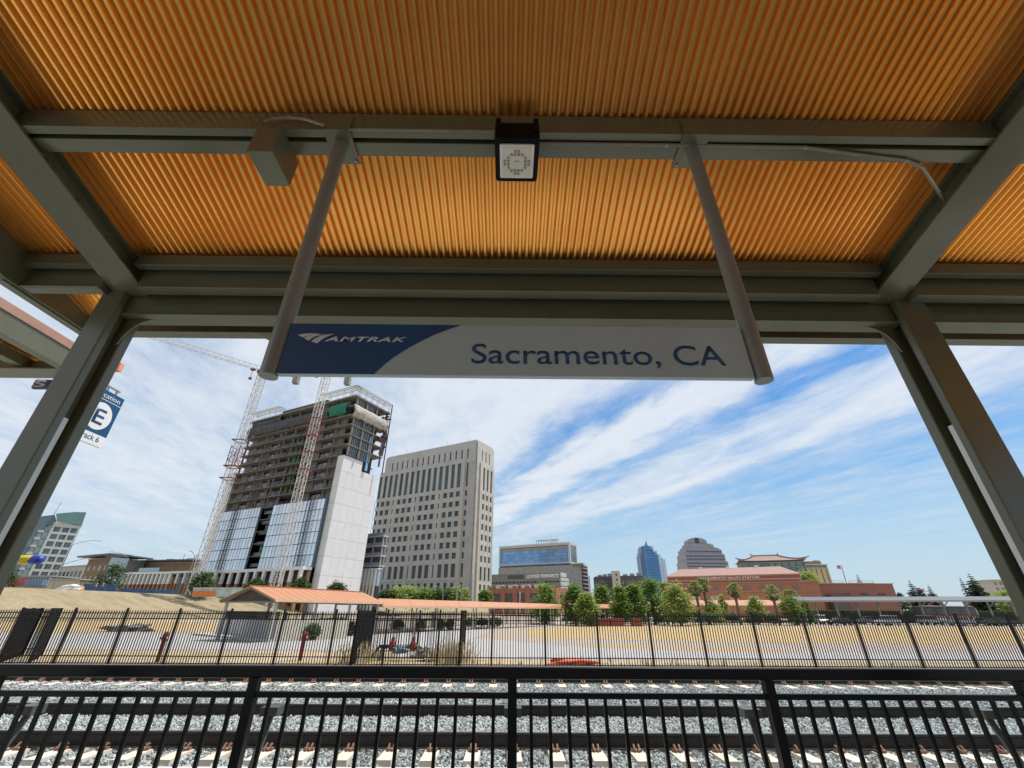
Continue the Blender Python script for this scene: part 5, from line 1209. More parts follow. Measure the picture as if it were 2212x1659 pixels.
def spire():
    B = Bld('glass_spire_tower', 'blue glass tower with stepped shoulders rising to a pointed glass tip', 'building', c7(1770, 440), 520, 29); o = B.o
    BG = Mt('deep_blue_glass', (.085, .215, .45), .15, metal=.25, var=.15, scale=.06); BD = Mt('shaded_blue_glass', (.055, .12, .22), .15, metal=.25, var=.15, scale=.06); BP = Mt('pale_blue_glass', (.33, .44, .52), .15, metal=.3, var=.08, scale=.06)
    P = lambda cx, cy, Y: aY(c7(cx, cy), Y)-B.N0
    R = Matrix.Rotation(RA(29), 3, 'Z')
    def loc(v): return tuple(R @ Vector(v))
    def face_poly(pts, name, mt, back):
        b = MB(); b.prism([loc(P(*p)) for p in pts], loc(back)); return b.build(name, mt, o)
    Yc = 520
    # left narrow facet, main facet and pale side facet; each a thick slab standing at its own distance
    yl = 535; yr = 560
    lf = [(1768, 318, Yc), (1752, 348, yl-8), (1752, 378, yl-8), (1740, 378, yl-5), (1740, 398, yl-5), (1727, 398, yl-2), (1727, 432, yl-2), (1718, 432, yl), (1718, 460, yl), (1708, 460, yl+2), (1722, 760, yl+2), (1822, 800, Yc), (1772, 440, Yc)]
    def vert(cx_top, cy, Y): return (cx_top, cy, Y)
    # plan: build from stepped boxes so every step is solid
    N0 = B.N0
    def col(cx0, cx1, cytop, Y0, Y1, dep, name, mt):
        p = aY(c7(cx0, 470), Y0); q = aY(c7(cx1, 470), Y1); zt = aY(c7((cx0+cx1)/2, cytop), (Y0+Y1)/2)[2]
        a = p-N0; c = q-N0; b = MB(); b.prism([loc((a[0], a[1], 0)), loc((c[0], c[1], 0)), loc((c[0], c[1]+dep, 0)), loc((a[0], a[1]+dep, 0))], (0, 0, zt)); b.build(name, mt, o)
    for cx0, cx1, cy, Y0, Y1 in ((1710, 1721, 463, 532, 529.6), (1721, 1732, 432, 529.6, 527.4), (1732, 1743, 388, 527.4, 525), (1743, 1755, 372, 525, 522.6)): col(cx0, cx1, cy, Y0, Y1, 16, 'left_step', BD)  # darker glass tone paints the shade on these left facets
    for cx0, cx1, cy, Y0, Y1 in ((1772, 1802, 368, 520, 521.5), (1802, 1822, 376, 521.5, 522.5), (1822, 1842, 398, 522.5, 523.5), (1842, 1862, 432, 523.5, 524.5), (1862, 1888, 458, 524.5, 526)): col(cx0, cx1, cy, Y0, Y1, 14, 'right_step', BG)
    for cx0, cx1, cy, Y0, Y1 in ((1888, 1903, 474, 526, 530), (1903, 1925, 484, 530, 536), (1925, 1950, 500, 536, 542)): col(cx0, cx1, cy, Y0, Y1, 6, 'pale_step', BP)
    for cx0, cx1, cy in ((1806, 1846, 385), (1846, 1880, 438), (1880, 1905, 468)): col(cx0, cx1+3, cy-12, 532, 534, 5, 'rear_step', Mt('pale_stone_step', (.45, .44, .42), .7))
    a = loc(P(1755, 470, 522.6)); c = loc(P(1802, 470, 521.5)); m_ = loc(P(1772, 470, 519.8)); k = loc(P(1780, 470, 534)); ap = loc(P(1770, 320, 523)); zt = P(1772, 385, 520)[2]; z2 = 0
    lo = lambda p, z: (p[0], p[1], z)
    b = MB(); b.add([lo(a, z2), lo(m_, z2), lo(c, z2), lo(k, z2), lo(a, zt), lo(m_, zt), lo(c, zt), lo(k, zt), ap], [(0, 1, 5, 4), (1, 2, 6, 5), (2, 3, 7, 6), (3, 0, 4, 7), (4, 5, 8), (5, 6, 8), (6, 7, 8), (7, 4, 8), (0, 3, 2, 1)]); b.build('pointed_prow', BG, o)
    MB().bar(ap, (ap[0], ap[1], ap[2]+2.5), .25).build('aerial', GALV, o)
    r = MB()
    for i in range(16):
        z = 20+i*2.9; p = loc(P(1775, 470, 519.3)); q = loc(P(1885, 470, 525.2)); r.bar(lo(p, z), lo(q, z), .18, .35)
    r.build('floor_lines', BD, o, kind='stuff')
spire()
def grey_tower():
    B = Bld('stepped_grey_tower', 'grey tower with stepped shoulders and rounded crown behind the station', 'building', c8(250, 175), 600, 0); o = B.o
    GM = Mt('grey_granite', (.27, .27, .30), .6, var=.08, scale=.2); GW = Mt('blue_grey_window', (.055, .08, .15), .3, ovar=.2)
    X = lambda c: B.f(c8(c, 250))[0]; Z = lambda c: B.f(c8(250, c))[1]
    steps = [(125, 380, 327), (131, 373, 282), (140, 364, 253), (149, 355, 243), (152, 342, 237), (163, 330, 219), (174, 320, 212)]
    for i, (a, c, zt) in enumerate(steps): MB().box(X(a), X(c), i*1.6, 34-i*1.6, 0, Z(zt)).build('tier', GM, o)
    b = MB(); r = (X(300)-X(175))/2; cx = (X(300)+X(175))/2; z0 = Z(212); zt = Z(175); pts = [(X(175), 11.2, z0)]
    for i in range(13): a = math.pi-i*math.pi/12; pts.append((cx+r*math.cos(a), 11.2, Z(200)+(zt-Z(200))*math.sin(a)))
    pts.append((X(300), 11.2, z0)); 
    b.prism(pts, (0, 12, 0)); b.build('round_crown', GM, o)
    MB().box(cx-2.6, cx+2.6, 10.6, 11.1, z0, zt-.3).build('crown_slot', Mt('dark_slot', (.05, .05, .07), .5), o)
    for x in (X(188), X(206), X(258), X(280)): MB().box(x-.9, x+.9, 10.9, 11.1, Z(217), Z(208)).build('crown_window', GW, o)
    for i, (sa, sc, sz) in enumerate(steps):
        z1 = Z(sz)-1.6; z0 = 30 if i == 0 else Z(steps[i-1][2])+.6; xa, xb = X(sa)+1.2, X(sc)-1.2; k = max(6, int((xb-xa)/3.0)); w = (xb-xa)/k
        while z1-2.0 > z0:
            for j in range(k): window(o, 'F', xa+j*w+.3, xa+(j+1)*w-.3, z1-2.0, z1, GW, i*1.6, .05)
            z1 -= 3.7
grey_tower()
def pagoda():
    B = Bld('pagoda_roofed_building', 'building with upturned tiled pagoda roof above glazed upper floor behind the station', 'building', c8(870, 320), 300, 20); o = B.o
    TL = Mt('pinkish_roof_tile', (.26, .16, .135), .8, var=.12, scale=.5); TM = Mt('grey_ridge', (.22, .20, .18), .7); F = B.f
    xl = F(c8(460, 325))[0]; xr = F(c8(872, 305))[0]; rl = F(c8(563, 290))[0]; rr_ = F(c8(720, 282))[0]; ze = F(c8(870, 318))[1]; zr = F(c8(640, 286))[1]; D = 26; n = 10
    vs = []; fs = []
    rows = []
    for j in range(n+1):
        t = j/n; prof = (1-(1-t))**1.0; zc = ze+(zr-ze)*(t**1.7)
        ins = t
        x0 = xl+(rl-xl)*ins; x1 = xr+(rr_-xr)*ins; y0 = -2+(D/2-1)*t; y1 = D+2-(D/2-1)*t
        lift = (1-t)**3*1.1
        row = []
        for k in range(9):
            q = k/8; e = abs(2*q-1)**6; row.append((x0+(x1-x0)*q, y0, zc+lift*e))
        for k in range(1, 9):
            q = k/8; e = abs(2*q-1)**6; row.append((x1, y0+(y1-y0)*q, zc+lift*e))
        for k in range(1, 9):
            q = k/8; e = abs(2*q-1)**6; row.append((x1-(x1-x0)*q, y1, zc+lift*e))
        for k in range(1, 8):
            q = k/8; e = abs(2*q-1)**6; row.append((x0, y1-(y1-y0)*q, zc+lift*e))
        rows.append(row)
    m_ = len(rows[0])
    for r in rows: vs += r
    for j in range(n):
        for k in range(m_): fs.append((j*m_+k, j*m_+(k+1) % m_, (j+1)*m_+(k+1) % m_, (j+1)*m_+k))
    fs.append(tuple(n*m_+k for k in range(m_))); fs.append(tuple(m_-1-k for k in range(m_)))
    MB().add(vs, fs).build('pagoda_roof', TL, o)
    MB().bar((rl-.3, D/2, zr+.5), (rr_+.3, D/2, zr+.5), 1.2, 1.1).build('ridge', TM, o)
    for x, s in ((rl, -1), (rr_, 1)): MB().prism([(x-s*1.6, D/2-.6, zr+.3), (x+s*.6, D/2-.6, zr+.3), (x+s*1.0, D/2-.6, zr+2.6), (x+s*.2, D/2-.6, zr+1.4)], (0, 1.2, 0)).build('ridge_horn', TM, o)
    for (x, y), (rx, ry) in (((xl, -2), (rl, D/2-3)), ((xr, -2), (rr_, D/2-3))):
        b = MB(); pr = None
        for j in range(n+1):
            t = j/n; q = (x+(rx-x)*t, y+(ry-y)*t, ze+(zr-ze)*(t**1.7)+(1-t)**3*1.1+.3)
            if pr: b.bar(pr, q, .8, .8)
            pr = q
        b.bar((x, y, ze+1.2), (x+(-1.6 if x < rx else 1.6), y-1.0, ze+1.9), .8, .5); b.build('hip_ridge', TM, o)
    MB().box(xl+1.5, xr-1.5, 0, D-2, 0, ze+.2).build('wall', Mt('teal_dark_wall', (.06, .09, .095), .4), o)
    for r in range(3):
        zz = ze-1.0-r*3.0; MB().box(xl+1.2, xr-1.2, -.5, 0, zz-.35, zz).build('floor_band', Mt('beige_band', (.38, .33, .27), .8), o)
        for i in range(9): xa = xl+2+i*(xr-xl-4)/9; window(o, 'F', xa, xa+(xr-xl-4)/9-.8, zz-2.6, zz-.5, Mt('teal_window', (.10, .17, .19), .15, ovar=.3), 0, .05)
    return B
pagoda()
def striped_hotel():
    B = Bld('striped_hotel', 'tan hotel with dark vertical window stripes right of the pagoda roof', 'building', c8(1003, 345), 310, 4); o = B.o; F = B.f
    xl = F(c8(852, 350))[0]; zt = B.top; YW = Mt('tan_wall', (.46, .38, .24), .8, var=.06); XR = 9
    MB().box(xl, 0, .4, 20, 0, zt-.3).build('core', YW, o)
    b = MB(); cs = [(-(i+1)*(-xl)/5+.55*0+1.6, -(i)*(-xl)/5-1.6) for i in range(5)]
    cols = [(xl+(-xl)*i/5+1.5, xl+(-xl)*(i+1)/5-1.3) for i in range(5)]
    facade(b, 'F', xl, 0, 0, zt-2.6, [(2, zt-3.0, cols)], .4, base=.4); b.build('wall', YW, o)
    for c in cols:
        for k in range(7): z1 = zt-3.1-k*2.7; window(o, 'F', c[0], c[1], z1-2.2, z1, Mt('brown_window', (.09, .075, .055), .4, ovar=.3), .4, .1)
        MB().box(c[0], c[1], -.12, .2, 2, zt-3.05).build('stripe_panel', Mt('dark_stripe', (.06, .05, .04), .6), o)
    TB = Mt('pale_green_band', (.45, .47, .38), .7); MB().box(xl, .4, -.5, 20, zt-2.6, zt-2.2).build('band', TB, o); MB().box(xl, .4, -.6, 20, zt-.6, zt).build('cornice', TB, o)
    for i in range(6): xa = xl+.5+i*(-xl-.6)/6; window(o, 'F', xa, xa+(-xl)/6-.7, zt-2.15, zt-.65, Mt('teal_window', (.10, .17, .19), .15, ovar=.3), .4, .3)
    MB().box(xl+5, -1, 4, 16, zt, zt+2.2).build('roof_block', Mt('brick_brown', (.24, .15, .11), .8), o); MB().box(-4, -1.5, 4, 8, zt+2.2, zt+3).build('roof_vent', TB, o)
striped_hotel()
def dark_low():
    for (lb, pts, Y, c) in (('low dark office roofs left of the blue spire, left block', (1270, 1435, 672, 640), 380, (.07, .07, .075)), ('low dark office roofs left of the blue spire, right block', (1510, 1735, 665, 640), 370, (.075, .07, .075))):
        xa, xb, zt, _ = pts; B = Bld('dark_office_block', lb, 'building', c7(xb, zt), Y, 6); o = B.o; a = B.f(c7(xa, zt))[0]
        MB().box(a, 0, 0, 20, 0, B.top).build('wall', Mt('dark_cladding', (.07, .07, .075), .6, var=.1), o)
        for i in range(12): xx = a+1+i*(-a-1)/12; window(o, 'F', xx, xx+(-a)/12-.9, B.top-5, B.top-3, Mt('grey_window', (.16, .17, .18), .3, ovar=.2), 0, .05)
        for k in range(3): xx = a+(.2+.3*k)*(-a); MB().box(xx, xx+3.2, 3, 7, B.top, B.top+1.4+.5*k).build('roof_unit', Mt('grey_unit', (.28, .28, .27), .7), o)
        MB().box(a+4, -6, -.4, 0, B.top-9, B.top-7.2).build('pale_canopy', WHITE, o)
    B = Bld('beige_stair_tower', 'narrow beige block between the dark low offices', 'building', c7(1510, 625), 360, 10); o = B.o; a = B.f(c7(1433, 625))[0]
    MB().box(a, 0, 0, 8, 0, B.top).build('wall', Mt('beige_render', (.44, .41, .35), .8), o); MB().box(a-.2, .2, -.2, 8.2, B.top, B.top+.5).build('coping', Mt('beige_render', (.44, .41, .35), .8), o)
    for z in (3, 6.5, 10): window(o, 'F', a+2.6, a+3.8, B.top-z, B.top-z+1.6, GLASSD, 0, .03)
dark_low()

# ================================================================== STATION
def station():
    B = Bld('brick_station', 'long red brick railway station with pink tiled hip roof and name lettering', 'building', c8(833, 402), 130, 26.5); o = B.o; F = B.f
    BR = Mt('station_brick', (.31, .135, .095), .9, var=.09, scale=.9, bump=.05); BR2 = Mt('station_brick_bright', (.40, .165, .095), .9, var=.09, scale=.9); TL = Mt('station_roof_tile', (.285, .17, .14), .8, var=.10, scale=1.6, bump=.2); CN = Mt('terracotta_cornice', (.40, .23, .17), .8, var=.05)
    a = F(c8(25, 425))[0]; ze = B.top; D = 16.5
    rl, rr_ = F(c8(105, 378), off=D/2)[0], F(c8(715, 358), off=D/2)[0]; zr = F(c8(715, 358), off=D/2)[1]
    MB().box(a, 0, 0, D, 0, ze-.35).build('wall', BR, o)
    MB().box(a-.3, .3, -.3, D+.3, ze-.35, ze+.02).build('eave_cornice', CN, o)
    b = MB(); e = .38; b.add([(a-e, -e, ze), (e, -e, ze), (e, D+e, ze), (a-e, D+e, ze), (rl, D/2, zr), (rr_, D/2, zr)], [(0, 1, 5, 4), (1, 2, 5), (2, 3, 4, 5), (3, 0, 4), (0, 3, 2, 1)]); b.build('hip_roof', TL, o)
    for x in (.22, .5, .78): xx = rl+(rr_-rl)*x; MB().box(xx-.5, xx+.5, D/2-.4, D/2+.4, zr-.2, zr+.45).build('roof_vent', WHITE, o)
    zc = F(c8(500, 440))[1]
    MB().box(a-.3, .3, -.3, 0, zc-.28, zc+.28).build('string_course', CN, o)
    zl = F(c8(835, 462))[1]
    # lower front wing
    MB().box(a-2, 3, -7, -.0, 0, zl).build('front_wing', BR2, o); MB().box(a-2.2, 3.2, -7.2, .0, zl, zl+.25).build('parapet', CN, o); MB().box(a-2.1, 3.1, -7.12, -7, zl-2.3, zl-2.1).build('string_course', CN, o)
    b = MB(); r = random.Random(2)
    for i in range(9):
        x = a+1+i*(-a-2)/8.6; q = window(o, 'F', x, x+2.0, zl-1.6, zl-.7, Mt('grille_window', (.13, .09, .08), .6), -7, .04, 'grille_window')
        g = MB()
        for k in range(5): g.box(x+.05+k*.44, x+.18+k*.44, -7.12, -7.06, zl-1.6, zl-.7)
        g.build('window_grille', Mt('pale_grille', (.40, .33, .28), .6), o)
    for i in range(7):
        x = a+2+i*(-a-2)/6.8
        for s in (0, 1.25): window(o, 'F', x+s, x+s+.95, zl-4.9, zl-3.2, Mt('pale_shutter', (.46, .42, .38), .6, ovar=.05), -7, .04, 'shuttered_window')
    # lettering on upper wall
    p, q = F(c8(230, 430))[0], F(c8(588, 422))[0]; z0 = (F(c8(230, 433))[1]+F(c8(588, 426))[1])/2
    text('name_lettering', 'SACRAMENTO VALLEY STATION', q-p, .68, Mt('cream_letters', (.95, .92, .85), .5), o, (p, -.12, z0-.30), (RA(90), 0, 0), bold=.02, ext=.14, sp=1.15)
    for i in range(6): x = a+5+i*6.3; window(o, 'F', x, x+.7, zc-2.6, zc-2.0, GLASSD, 0, .03)
station()
def wing():
    B = Bld('station_wing', 'plain lower red brick wing to the right of the station', 'building', c8(1396, 468), 126, 3); o = B.o; F = B.f; BR = Mt('wing_brick', (.30, .135, .10), .9, var=.08, scale=.9); a = F(c8(846, 470))[0]; zt = B.top
    XR = F(c8(1416, 530))[0]
    MB().box(a, .4, 0, 14, 0, zt).build('wall', BR, o); MB().box(a-.1, .6, -.15, 14.1, zt, zt+.22).build('coping', Mt('terracotta_cornice', (.40, .23, .17), .8), o)
    for c0, c1, y0, y1 in ((893, 937, 525, 542), (1100, 1148, 524, 538), (1210, 1256, 524, 538), (1316, 1364, 524, 538)):
        xa, xb = F(c8(c0, 530))[0], F(c8(c1, 530))[0]; z0, z1 = F(c8(c0, y1))[1], F(c8(c0, y0))[1]; window(o, 'F', xa, xb, z0, z1, Mt('dark_grille_window', (.07, .055, .05), .5), 0, .04)
        MB().box(xa-.15, xb+.15, -.08, 0, z0-.2, z0-.04).build('sill', Mt('terracotta_cornice', (.40, .23, .17), .8), o)
    xa = F(c8(826, 540))[0]
    for c0, w in ((880, 2.6), (1085, 3), (1195, 3), (1275, 3)): x = F(c8(c0, 480))[0]; MB().box(x, x+w, 3, 5, zt, zt+.5).bar((x, 2.9, zt+1.0), (x+w, 2.9, zt+1.0), .1).bar((x, 2.9, zt), (x, 2.9, zt+1), .1).bar((x+w, 2.9, zt), (x+w, 2.9, zt+1), .1).build('roof_unit', Mt('roof_unit_grey', (.42, .40, .38), .6), o)
    MB().box(F(c8(985, 500))[0], F(c8(1085, 500))[0], -2.4, 0, 0, zt-2.6).build('porch', Mt('porch_brown', (.16, .12, .10), .8), o)
wing()
def far_right():
    B = Bld('distant_beige_block', 'small distant beige block beside the right column', 'building', c8(2180, 440), 300, 2); o = B.o; a = B.f(c8(2012, 445))[0]
    WL = Mt('far_beige', (.42, .41, .36), .8); MB().box(a, 0, .3, 15, 0, B.top-.4).build('wall', WL, o); MB().box(a-.8, .5, -.6, 15, B.top-.4, B.top).build('cornice', WL, o)
    for r in range(2):
        for i in range(7): xx = a+1+i*3.4; window(o, 'F', xx, xx+2, B.top-3.2-r*3.2, B.top-1.4-r*3.2, Mt('grey_window', (.16, .17, .18), .3), .3, .05)
    tree_at('street_tree', 'leafy green trees at the foot of the distant beige block', 2140, 2190, 1271, 1290, 230, L2, 140, n=900, leaf=.45, trunk=.1, shape=ball)
far_right()
def carport():
    t = thing('long_carport', 'long grey flat roofed carport on leaning posts over the car park at right', 'carport', (60, 100, -.72)); m_ = Mt('carport_grey', (.30, .295, .27), .6, var=.08); dk = Mt('carport_panel', (.10, .105, .11), .4)
    p0 = aY((1708, 1298), 104); p1 = aY((2190, 1296), 92); z = (p0[2]+p1[2])/2
    o_ = np.array([60, 100, -.72]); A = np.array([p0[0], 104, z])-o_; Bq = np.array([p1[0]+12, 91.5, z+.1])-o_; u = (Bq-A); L = np.linalg.norm(u); u /= L; n = np.array([-u[1], u[0], 0])
    MB().bar(A-[0, 0, .12], Bq-[0, 0, .12], .16, .30).build('edge_beam', m_, t); MB().bar(A+[0, 0, .07], Bq+[0, 0, .07], .2, .07).build('edge_strip', Mt('pale_edge_beam', (.62, .60, .54), .5), t)
    MB().prism([A+[0, 0, -.1], Bq+[0, 0, -.1], Bq+n*5.5+[0, 0, .75], A+n*5.5+[0, 0, .75]], (0, 0, .08)).build('roof_panel', dk, t)
    k = 13; us = MB()
    for i in range(k):
        p = A+u*(1.5+i*(L-3)/(k-1)); MB().bar(p+n*2.6+[0, 0, -z-.0+0*1-.0], p+n*2.6+[0, 0, .1], .28).build('post', m_, t) if False else MB().bar((p[0]+n[0]*2.4, p[1]+n[1]*2.4, 0), (p[0]+n[0]*2.4, p[1]+n[1]*2.4, p[2]), .26).build('post', m_, t)
        MB().bar((p[0]+n[0]*2.4, p[1]+n[1]*2.4, p[2]-1.3), (p[0]+n[0]*.2, p[1]+n[1]*.2, p[2]-.15), .14).build('brace', m_, t)
        MB().bar(p+[0, 0, -.15], p+n*5.3+[0, 0, .35], .14, .24).build('cross_beam', m_, t)
    return t
carport()
def hedges():
    for i, (xa, xb, Y, lb) in enumerate(((1738, 1818, 118, 'clipped dark hedge behind the carport, left part'), (1822, 1900, 118, 'clipped dark hedge behind the carport, middle part'), (1905, 1990, 118, 'clipped dark hedge left of the parked coach'), (2080, 2200, 112, 'clipped dark hedge right of the parked coach'))):
        p = aY((xa, 1320), Y); q = aY((xb, 1320), Y); w = q[0]-p[0]; rnd = random.Random(i); b = MB()
        for k in range(int(w*50)):
            x = rnd.uniform(0, w); f = rnd.random()
            if f < .6: y, z = rnd.uniform(-.08, .05), rnd.uniform(.1, 2.6)
            else: y, z = rnd.uniform(0, 1.6), 2.6+rnd.uniform(-.06, .1)
            s = .14*rnd.uniform(.7, 1.4); a = rnd.uniform(0, 6.28); b.add([(x-s*math.cos(a), y, z-s*math.sin(a)), (x, y-s*.6, z), (x+s*math.cos(a), y, z+s*math.sin(a)), (x, y+s*.3, z+s*.4)], [(0, 1, 2, 3)])
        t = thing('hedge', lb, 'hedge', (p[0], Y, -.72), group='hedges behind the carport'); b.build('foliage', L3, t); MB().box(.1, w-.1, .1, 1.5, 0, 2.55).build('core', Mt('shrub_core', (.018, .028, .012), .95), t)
hedges()
# ------------------------------------------------------------------ vehicles
TYRE = Mt('tyre_rubber', (.02, .02, .02), .8); RIM = Mt('wheel_rim', (.40, .40, .42), .35, metal=.8); CGL = Mt('car_glass', (.03, .04, .05), .08, spec=.8)
def car(label, x, y, rz, colr, kind='sedan'):
    t = thing('parked_car', label, 'car', (x, y, -.70), rz, 'cars in the car park'); pm = Mt('car_paint_%d_%d_%d' % tuple(int(c*100) for c in colr), colr, .25, metal=.3, var=.03); L, Wd = (4.6, 1.8)
    H = 1.45 if kind == 'sedan' else 1.72
    body = [(-2.3, .35), (-2.3, .75), (-2.15, .88), (-1.35, .95), (1.0, .98) if kind == 'sedan' else (2.1, 1.0), (2.2, .95), (2.3, .6), (2.25, .3)]
    b = MB(); b.prism([(px, -Wd/2, pz) for px, pz in body], (0, Wd, 0)); bevel(b.build('body', pm, t), .06, 3)
    cab = [(-1.25, .94), (-.55, H-.06), (-.3, H), (.75 if kind == 'sedan' else 1.75, H), (1.0 if kind == 'sedan' else 2.0, H-.08), (1.7 if kind == 'sedan' else 2.15, .97)]
    b = MB(); b.prism([(px, -Wd/2+.12, pz) for px, pz in cab], (0, Wd-.24, 0)); bevel(b.build('cabin_glass', CGL, t), .05, 2)
    b = MB(); b.prism([(cab[1][0]-.02, -Wd/2+.11, cab[1][1]+.01), (cab[2][0], -Wd/2+.11, H+.02), (cab[3][0], -Wd/2+.11, H+.02), (cab[4][0], -Wd/2+.11, H-.06), (cab[3][0], -Wd/2+.11, H-.05), (cab[2][0], -Wd/2+.11, H-.05)], (0, Wd-.22, 0)); b.build('roof', pm, t)
    for px in (cab[2][0]+.55,): MB().box(px-.04, px+.04, -Wd/2+.10, Wd/2-.10, .96, H).build('pillar', pm, t)
    for px in (-1.45, 1.42):
        for s in (-1, 1):
            w = MB().cyl((px, s*(Wd/2-.2), .33), (px, s*(Wd/2+.01), .33), .33, 20).build('wheel', TYRE, t, smooth=True); MB().cyl((px, s*(Wd/2-.01), .33), (px, s*(Wd/2+.02), .33), .20, 14).build('rim', RIM, w, smooth=True)
    for s in (-1, 1): MB().box(-2.32, -2.22, s*.62-.2, s*.62+.2, .62, .78).build('headlight', Mt('headlight_glass', (.7, .7, .7), .1), t); MB().box(2.2, 2.32, s*.66-.16, s*.66+.16, .72, .88).build('tail_light', Mt('tail_red', (.35, .02, .02), .2), t)
    return t
for (cx, Y, rz, col, kd, lb) in ((1070, 92, .1, (.03, .035, .06), 'sedan', 'black sedan parked in the sun near the left end of the carport'), (1360, 92, .25, (.42, .45, .46), 'suv', 'silver sport utility car with bright windscreen below the carport middle'), (1808, 92, .15, (.34, .37, .40), 'sedan', 'grey blue sedan parked in front of the coach'),
    (960, 100, 1.3, (.48, .48, .47), 'suv', 'silver car behind the carport left end posts'), (1240, 104, 0, (.30, .31, .31), 'sedan', 'grey sedan in shade between black sedan and silver one'), (1620, 100, 0, (.50, .50, .50), 'suv', 'pale grey car in the shade before the coach'),
    (1960, 96, .1, (.10, .11, .12), 'sedan', 'dark sedan right of the coach under the carport'), (2060, 97, .1, (.16, .18, .2), 'sedan', 'dark grey sedan farthest right near the column')):
    p = aY(c8(cx, 650), Y); car(lb, p[0], Y, rz+math.pi*(cx > 1500), col, kd)
def coach():
    p = aY(c8(1725, 620), 108); t = thing('parked_coach', 'long white and dark coach with red stripe parked under the carport', 'coach', (p[0], 108, -.70)); L = 12.5
    b = MB(); b.box(-L/2, L/2-.3, -1.25, 1.25, .35, 3.5); bevel(b.build('body', Mt('dark_coach_paint', (.05, .045, .06), .3, var=.05), t), .15, 3)
    MB().box(-L/2+.2, L/2-.4, -1.28, -1.255, .4, 1.45).build('lower_panel', WHITE, t); MB().box(-L/2+.2, L/2-1, -1.29, -1.258, 1.5, 1.75).build('red_stripe', Mt('coach_red', (.40, .05, .05), .4), t)
    for i in range(7): MB().box(-L/2+.6+i*1.6, -L/2+2.1+i*1.6, -1.29, -1.26, 2.0, 3.05).build('window', CGL, t)
    MB().box(-L/2+.3, L/2-1, -1.27, -.4, 3.5, 3.62).build('roof_stripe', WHITE, t); MB().box(L/2-.35, L/2-.1, -1.15, 1.15, 1.2, 3.2).build('windscreen', Mt('pale_screen', (.45, .5, .52), .1), t)
    for x in (-4, 3.6, 4.7): w = MB().cyl((x, -1.3, .48), (x, -1.0, .48), .48, 20).build('wheel', TYRE, t); MB().cyl((x, -1.32, .48), (x, -1.28, .48), .28, 14).build('rim', RIM, w)
coach()
# ------------------------------------------------------------------ poles and lamps
def lamp(label, base, arms, Y, zb=-.7, r=.09):
    """base: px (x,y) of pole top; arms: list of px polylines"""
    top = aY(base, Y); t = thing('street_lamp', label, 'street lamp', (top[0], Y, zb)); o_ = np.array([top[0], Y, zb])
    MB().cyl((0, 0, 0), tuple(top-o_), r*1.5, 8, r).build('pole', GALV, t)
    for arm in arms:
        pts = [tuple(aY(a, Y)-o_) for a in arm]; MB().tube([tuple(top-o_)]+pts, r*.7, 6).build('arm', GALV, t); q = pts[-1]
        MB().box(q[0]-.45, q[0]+.45, q[1]-.15, q[1]+.15, q[2]-.12, q[2]+.05).build('lamp_head', Mt('lamp_grey', (.5, .5, .5), .5), t)
lamp('tall curved arm street lamp in front of the white balcony hotel', (c4(425, 1212)), [[c4(480, 1196), c4(540, 1187), c4(590, 1190)]], 160, 5, .12)
lamp('street lamp with long arm rising over the low beige block', (c4(335, 1340)), [[c4(420, 1312), c4(500, 1293)]], 150, 5, .12)
lamp('hooked street lamp left of the brown building glass gable', (c4(752, 1290)), [[c4(720, 1265), c4(655, 1253)]], 165, 5, .1)
lamp('short hooked street lamp beside the left crane base', (c5(70, 1262)), [[c5(62, 1238), c5(42, 1227)]], 140, 5, .12)
lamp('street lamp with bent head over the courthouse trees, left', s7(905, 170), [[s7(920, 140), s7(935, 132)]], 150, 3, .1)
lamp('street lamp with long slanted head over the courthouse trees', s7(1370, 150), [[s7(1330, 118), s7(1265, 98)]], 150, 3, .1)
lamp('street lamp with white head right of the courthouse trees', s7(1605, 155), [[s7(1640, 128), s7(1685, 118)]], 145, 3, .1)
def pole(label, a, b_, Y, r, name='pole', cat='pole', flag=None):
    p = aY(a, Y); q = aY(b_, Y); t = thing(name, label, cat, (p[0], Y, p[2])); MB().cyl((0, 0, 0), (q[0]-p[0], 0, q[2]-p[2]), r*1.3, 8, r).build('shaft', GALV, t)
    if flag: z = q[2]-p[2]; MB().add([(0, 0, z-1.1), (-.75, .1, z-.9), (-1.1, 0, z-1.2), (-1.05, 0, z-.1), (-.6, .1, z+.05), (0, 0, z)], [(0, 1, 4, 5), (1, 2, 3, 4)]).build('flag', Mt('faded_red_flag', (.45, .18, .16), .7), t)
    return t
p = aY(c8(1140, 520), 135); q = aY(c8(1092, 352), 135)
pole('tall thin flagpole with small faded red flag right of the striped hotel', c8(1140, 520), (c8(1092, 352)), 135, .10, 'flagpole', 'flagpole', True)
pole('white pole standing in front of the courthouse corner, left one', s7(1545, 290), s7(1549, 0), 120, .14)
pole('thick white pole in front of the courthouse corner, right one', s7(1730, 300), s7(1742, -60), 120, .2)
